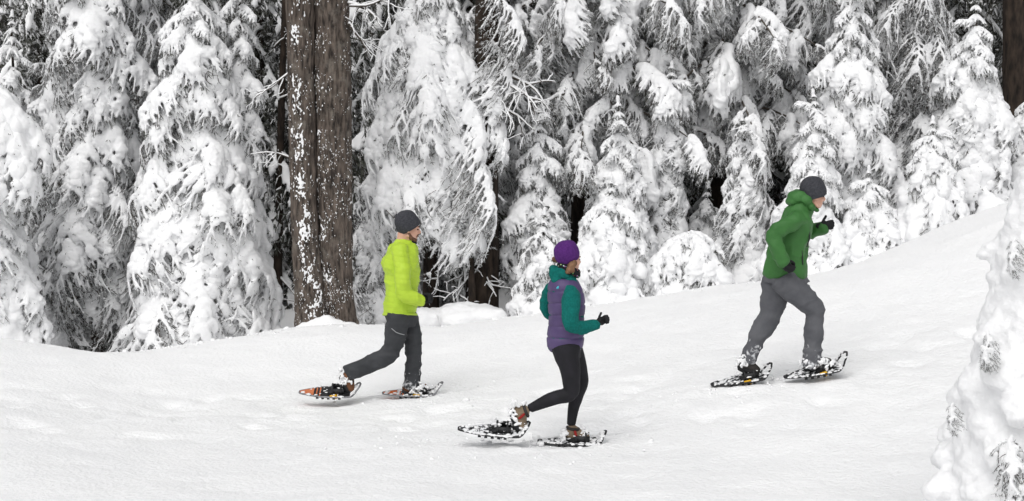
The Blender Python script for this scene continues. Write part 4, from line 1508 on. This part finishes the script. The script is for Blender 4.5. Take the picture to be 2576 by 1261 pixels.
snow_on(pm, [P3(r2, 1900, 560, Y, .02), P3(r2, 2060, 470, Y, .03), P3(r2, 2000, 560, Y, 0.02), P3(r2, 2150, 470, Y, .05)], 5, n_=36, spread=.028)
ORG = [(0.0, .22, 'orange_deck'), (.222, .255, 'black_plastic'), (.257, .275, 'orange_deck'), (.277, .305, 'black_plastic'), (.307, .325, 'orange_deck'), (.328, .52, 'black_plastic'), (.60, .78, 'black_plastic')]
snowshoe('orange and black snowshoe lifting off under the rear foot of the man in yellow', Y - .09, (100, 560), (930, 560), (1085, 405), R(20), .20, ORG, 'grey_metal', (0, 0, 0), r2, 'yellow_metal', 1, snow=34)
snowshoe('orange-tailed snowshoe planted under the front foot of the man in yellow', Y + .09, (1440, 575), (2230, 575), (2405, 395), R(9), .20, [(f0, f1, {'orange_deck': 'snowy_orange_deck', 'black_plastic': 'snowy_black_deck'}[m_]) for f0, f1, m_ in ORG], 'grey_metal', (0, 0, 0), r2, 'yellow_metal', 2, snow=60)

# ================================================================ the woman in purple
Y = 14.0
z2 = Z(1680, 860, 1.5016); r3 = Z(2000, 880, 2.74); r4 = Z(1700, 1480, 4.2933)
tor = [(180, 1196, 480, 1192, .1), (148, 1165, 505, 1165, .128), (142, 1090, 520, 1090, .13), (150, 980, 518, 980, .125), (158, 850, 522, 850, .125), (155, 720, 528, 720, .135), (150, 600, 522, 610, .145), (158, 520, 490, 530, .14), (190, 455, 455, 470, .11), (255, 415, 430, 435, .075), (275, 395, 420, 415, .065)]
armR = chain(r3, Y, [(375, 560, -.09, .058), (388, 640, -.135, .066), (385, 760, -.165, .064), (385, 880, -.185, .06), (420, 950, -.18, .054), (530, 950, -.14, .048), (640, 925, -.1, .036), (655, 920, -.095, .035)])
armL = chain(r3, Y, [(195, 545, .09, .056), (150, 640, .14, .05), (128, 735, .16, .044), (165, 810, .19, .042), (260, 850, .22, .036)])
legR = chain(z2, Y, [(665, 665, -.05, .118), (672, 720, -.07, .1), (685, 770, -.08, .085), (694, 850, -.085, .072), (690, 925, -.085, .06), (620, 945, -.085, .056), (560, 965, -.085, .053), (475, 1003, -.085, .037), (462, 1010, -.085, .036)])
legL = chain(z2, Y, [(680, 665, .05, .11), (715, 740, .07, .085), (735, 800, .075, .072), (748, 865, .075, .06), (728, 930, .08, .055), (708, 1000, .08, .046), (696, 1080, .08, .037), (694, 1098, .08, .037)])
hc = P3(r3, 366, 235, Y); hrot = rotmat(R(33), R(0))
fo = P3(r4, 1950, 770, Y)
pw_ = person('woman in purple vest and purple beanie with black leggings running nearest the camera', Y, (fo[0], Y, gz(fo[0], Y)),
             [torso(r3, Y, tor, .82), limb(scaled(armR, .7)), limb(scaled(armL, .7)), limb(scaled(legR[:-1], .7)), limb(scaled(legL[:-1], .7)),
              limb(chain(r3, Y, [(645, 922, -.1, .02), (680, 900, -.085, .018)]), 5)], (hc, hrot, .93, P3(r3, 330, 440, Y)))


def baffles(V, N):
    c = V[:, 2] - pw_.location.z
    # seams slope upwards towards the spine (a shallow chevron on the back)
    u = c + 0.16 * np.abs(V[:, 0] - (pw_.location.x - 0.1)) * (c > 0.98)
    ph = np.abs(((u - 0.03) / 0.095) % 1.0 - 0.5) * 2          # 1 at seam
    return V + N * (0.011 * (1 - np.clip((ph - 0.6) / 0.4, 0, 1) ** 2) - 0.008)[:, None]


torv = [(r[0], r[1], r[2], r[3], r[4] + .004) for r in tor[:-1]]
garment('vest', pw_, [torso(r3, Y, torv)], 'purple_quilt', .008, 2, .004, 7, 12, (1, 1, .6), baffles)
hood = []
for x, y, dy, rx, ry, rz in ((230, 400, -.02, .06, .07, .05), (300, 400, -.03, .06, .075, .045), (215, 355, 0, .042, .06, .03), (240, 460, -.05, .045, .05, .042), (330, 420, -.07, .035, .03, .022), (290, 360, .0, .05, .06, .03)):
    hood.append(ellipsoid(P3(r3, x, y, Y, dy), (rx, ry, rz), rotmat(0, R(28)), 16, 10))
garment('hoodie', pw_, [torso(r3, Y, tor, .92), limb(armR, 26, 18), limb(armL, 20, 16)], 'teal_fleece', .008, 3, .011, 8, 15, (1, 1, 1))
garment('hood', pw_, hood, 'teal_fleece', .008, 4, .008, 9, 16)
garment('leggings', pw_, [limb(legR, 26, 18), limb(legL, 26, 18), torso(r3, Y, [(190, 1130, 490, 1130, .105), (205, 1200, 490, 1200, .11), (240, 1260, 490, 1260, .1)])], 'black_stretch', .009, 4, .0025, 6, 3)
beanie(pw_, hc + np.array([-.012, 0, .012]), hrot, .89, 'purple_knit', R(-22), False, [(.098, -.06), (.105, -.045), (.112, -.02), (.114, .01), (.11, .045), (.098, .078), (.072, .104), (.036, .118), (.006, .122)], .96)
g = Geo()
for x, y, dy, r in ((215, 250, .0, .021), (240, 265, .0, .02), (222, 270, .03, .016)):
    g.add(*ellipsoid(P3(r3, x, y, Y, dy), (r, r, r)))
V, F, N = remesh(g, .005, 2); g = Geo(); g.add(V + N * (.004 * fbm(V, 60, 2, 1))[:, None], F)
part('hair_bun', g, ['brown_hair'], pw_)
g = Geo()
for x, y, dy, rx, rz in ((390, 320, -.085, .03, .034), (365, 365, -.088, .024, .03), (420, 300, -.075, .024, .03), (400, 365, -.09, .022, .026), (345, 385, -.085, .016, .018)):
    g.add(*ellipsoid(P3(r3, x, y, Y, dy), (rx, .02, rz)))
V, F, N = remesh(g, .005, 2); g = Geo(); g.add(V + N * (.004 * fbm(V * [1, 1, .4], 80, 2, 1))[:, None], F)
part('side_hair', g, ['brown_hair'], pw_)
g = Geo()
gt = []
for a in np.linspace(0, 2 * math.pi, 36):
    gt.append(P3(r3, 364 + 88 * math.cos(a), 350 + 38 * math.cos(a) + 8 * math.sin(a), Y, .075 * math.sin(a)))
rr = .019 + .008 * np.cos(np.linspace(0, 2 * math.pi, 36)) ** 2
g.add(*tube(gt, rr, 10)); g.add(*tube(np.array(gt) - UP * .022, rr * .95, 10))
part('neck_gaiter', g, ['dotted_cloth'], pw_)
g = Geo()   # small pale blue emblem on the shoulder blade: three nested quarter arcs
ctr = P3(r3, 262, 556, Y, -.136)
for q in range(3):
    r0_ = .006 + q * .006
    pts = [ctr + np.array([-r0_ * math.cos(a), -.004, r0_ * 1.05 * math.sin(a)]) for a in np.linspace(0, math.pi / 2, 7)]
    g.add(*tube(pts, np.full(7, .0024), 5))
part('emblem', g, ['pale_logo'], pw_)
g = Geo(); fist(g, P3(r3, 700, 888, Y, -.075), (1, .55, .35), (-.2, 0, 1), .86, 1, True)
V, F, N = remesh(g, .0055, 2); g = Geo(); g.add(V, F); part('glove', g, ['black_glove'], pw_)
g = Geo(); fist(g, P3(r3, 300, 860, Y, .235), (1, .3, .1), (0, 0, 1), .92, 1, False)
V, F, N = remesh(g, .0055, 2); g = Geo(); g.add(V, F); part('glove', g, ['black_glove'], pw_)
boot(pw_, P3(r4, 960, 250, Y, -.085), P3(r4, 1080, 560, Y, -.085), P3(r4, 1190, 250, Y, -.085), 'tan_boot', strap='red_strap', shaft=.045)
boot(pw_, P3(r4, 1810, 690, Y, .08), P3(r4, 2170, 730, Y, .08), P3(r4, 1930, 520, Y, .08), 'tan_boot', strap='red_strap', shaft=.045)
snow_on(pw_, [P3(r4, 940, 180, Y, -.1), P3(r4, 920, 260, Y, -.12), P3(r4, 980, 160, Y, -.12), P3(r4, 1120, 170, Y, -.1), P3(r4, 960, 340, Y, -.12), P3(r4, 1050, 450, Y, -.12)], 7, n_=40, spread=.019)
snow_on(pw_, [P3(r4, 1800, 600, Y, .05), P3(r4, 1780, 660, Y, .03), P3(r4, 2080, 540, Y, .06), P3(r4, 1760, 720, Y, .03), P3(r4, 2120, 640, Y, .05)], 8, n_=34, spread=.019)
BLK = [(0.0, .26, 'snowy_black_deck'), (.265, .52, 'snowy_black_deck'), (.58, .8, 'snowy_black_deck')]
snowshoe('snow-crusted black snowshoe raised behind the woman', Y - .085, (85, 545), (1060, 600), (1230, 430), R(18), .19, BLK, 'black_plastic', (0, 0, 0), r4, 'grey_metal', 3, snow=150)
snowshoe('snow-crusted black snowshoe planted under the front foot of the woman', Y + .08, (1370, 745), (2320, 755), (2460, 580), R(8), .19, BLK, 'black_plastic', (0, 0, 0), r4, 'grey_metal', 4, snow=150)

# ================================================================ the man in green
Y = 15.3
z3 = Z(2620, 640, 1.4656); r5 = Z(2840, 640, 3.003); r6 = Z(2640, 1280, 4.6)
tor = [(110, 1205, 520, 1215, .13), (70, 1165, 540, 1190, .16), (80, 1080, 545, 1110, .162), (115, 950, 548, 970, .158), (150, 830, 560, 850, .16), (225, 690, 590, 720, .175), (285, 560, 605, 610, .19), (325, 455, 605, 530, .17), (365, 390, 625, 465, .11), (420, 330, 650, 425, .075), (440, 305, 655, 400, .07)]
armR = chain(r5, Y, [(470, 540, -.14, .07), (400, 590, -.2, .066), (290, 650, -.25, .06), (190, 695, -.275, .058), (195, 790, -.28, .056), (230, 900, -.28, .053), (285, 1020, -.28, .047), (298, 1045, -.28, .047)])
armL = chain(r5, Y, [(470, 560, .14, .068), (530, 650, .22, .06), (595, 690, .25, .055), (670, 672, .22, .052), (745, 640, .18, .047), (755, 635, .175, .046)])
legR = chain(z3, Y, [(470, 590, -.07, .125), (510, 640, -.09, .115), (570, 695, -.1, .103), (635, 765, -.1, .086), (636, 830, -.1, .08), (630, 930, -.1, .077), (625, 1040, -.1, .078), (624, 1070, -.1, .078)])
legL = chain(z3, Y, [(425, 600, .07, .12), (415, 690, .085, .112), (400, 770, .09, .1), (362, 850, .09, .09), (318, 930, .09, .075), (282, 1010, .09, .064), (268, 1050, .09, .064)])
hc = P3(r5, 628, 255, Y); hrot = rotmat(R(10), R(6))
powdered('snowy_mid_grey', 'mid_grey_cloth', 0.42)
fo = P3(r6, 1900, 600, Y)
pg = person('man in green hooded jacket and grey trousers running uphill on the right', Y, (fo[0], Y, gz(fo[0], Y)),
            [torso(r5, Y, tor, .82), limb(scaled(armR, .7)), limb(scaled(armL, .7)), limb(scaled(legR[:-1], .62)), limb(scaled(legL[:-1], .62)),
             limb(chain(r5, Y, [(290, 1040, -.28, .025), (320, 1068, -.28, .018)]), 5), limb(chain(r5, Y, [(745, 640, .18, .025), (770, 625, .17, .018)]), 5)],
            (hc, hrot, .98, P3(r5, 520, 420, Y)))
hood = []
for x, y, dy, rx, ry, rz in ((430, 310, 0, .075, .1, .055), (480, 280, 0, .065, .1, .045), (540, 330, -.02, .06, .1, .05), (600, 400, -.02, .05, .085, .04), (660, 440, 0, .03, .055, .026), (390, 350, 0, .05, .09, .04)):
    hood.append(ellipsoid(P3(r5, x, y, Y, dy), (rx, ry, rz), rotmat(0, R(25)), 18, 12))
garment('jacket', pg, [torso(r5, Y, tor), limb(armR, 28, 18), limb(armL, 22, 16)], 'green_shell', .008, 2, .017, 6.5, 24, (1.2, 1, 1))
garment('hood', pg, hood, 'green_shell', .009, 4, .012, 7, 26)
garment('trousers', pg, [limb(legR, 26, 18), limb(legL, 26, 18), torso(r5, Y, [(100, 1130, 520, 1150, .14), (75, 1200, 560, 1210, .15), (75, 1250, 590, 1250, .14)])], 'snowy_mid_grey', .009, 2, .012, 5.0, 28, (1.2, 1, 1.8))
beanie(pg, hc + np.array([0, 0, .01]), hrot, .98, 'charcoal_knit', R(-22))
for pts in ([(500, 880), (508, 960), (512, 1060)], [(555, 560), (590, 640), (588, 760), (560, 860)]):
    g = Geo(); g.add(*tube([P3(r5, x, y, Y, -.135) for x, y in pts], [.006] * len(pts), 5)); part('zip', g, ['black_plastic'], pg)
g = Geo(); fist(g, P3(r5, 338, 1085, Y, -.28), (.75, .05, -.55), (.5, -.2, .75), 1.0, -1, False)
V, F, N = remesh(g, .006, 2); g = Geo(); g.add(V, F); part('glove', g, ['black_glove'], pg)
g = Geo(); fist(g, P3(r5, 775, 622, Y, .165), (1, -.1, .15), (-.25, 0, 1), 1.05, -1, True)
V, F, N = remesh(g, .006, 2); g = Geo(); g.add(V, F); part('glove', g, ['black_glove'], pg)
boot(pg, P3(r6, 610, 430, Y, .09), P3(r6, 930, 560, Y, .09), P3(r6, 760, 330, Y, .09), 'dark_boot')
boot(pg, P3(r6, 1740, 450, Y, -.1), P3(r6, 2200, 400, Y, -.1), P3(r6, 1860, 320, Y, -.1), 'dark_boot')
snow_on(pg, [P3(r6, 600, 290, Y, .05), P3(r6, 660, 330, Y, .03), P3(r6, 620, 400, Y, .03), P3(r6, 700, 400, Y, .02)], 9, n_=34, spread=.022)
snow_on(pg, [P3(r6, 1800, 380, Y, -.17), P3(r6, 1960, 400, Y, -.17), P3(r6, 2080, 340, Y, -.16), P3(r6, 2150, 380, Y, -.15)], 10, n_=44, spread=.026)
BLY = BLK
snowshoe('black snowshoe tilted on the snow under the rear foot of the man in green', Y + .09, (130, 750), (1000, 590), (1160, 370), R(12), .2, BLK, 'black_plastic', (0, 0, 0), r6, 'yellow_metal', 5, snow=90)
snowshoe('black snowshoe under the raised front foot of the man in green', Y - .1, (1390, 620), (2290, 440), (2450, 170), R(14), .2, BLK, 'black_plastic', (0, 0, 0), r6, 'yellow_metal', 6, snow=90)

# ------------------------------------------------------------------ loose clods of snow along the crest and the track
r_ = random.Random(40)
g = Geo()
for _ in range(420):
    if r_.random() < .55:
        u = r_.uniform(300, 2200)
        cy = crest_Y(u)
        X, Yy = at(u, 800, cy)[0], cy + r_.uniform(-.5, .1)
    else:
        cx_, cy_ = r_.choice([(-.9, 16.5), (.25, 14.0), (2.2, 15.3), (1.8, 15.3), (-.4, 14.1)])
        X, Yy = cx_ + r_.gauss(0, .5), cy_ + r_.gauss(0, .3)
    sz = r_.uniform(.005, .016) * (1.8 if r_.random() < .1 else 1)
    jv, jf = ellipsoid((0, 0, 0), 1, None, 7, 4)
    jv = jv * (1 + .3 * np.array([[r_.uniform(-1, 1)] for _ in jv])) * [sz * 1.2, sz * 1.2, sz * .8]
    g.add(jv + [X, Yy, gz(X, Yy) + sz * .2], jf)
o = link('snow_clods', g.mesh('snow_clods', ['ground_snow']))
tag(o, 'loose snow clods scattered over the trail and its edge', kind='stuff')

bpy.data.scenes.remove(TMP)
tt = {}
for me in bpy.data.meshes:
    tt[me.name.split('.')[0]] = tt.get(me.name.split('.')[0], 0) + sum(max(0, p.loop_total - 2) for p in me.polygons) if len(me.polygons) < 400000 else 0
print(sorted(tt.items(), key=lambda q: -q[1])[:12], sum(tt.values()))
print('SCENE OK', len(bpy.data.objects))
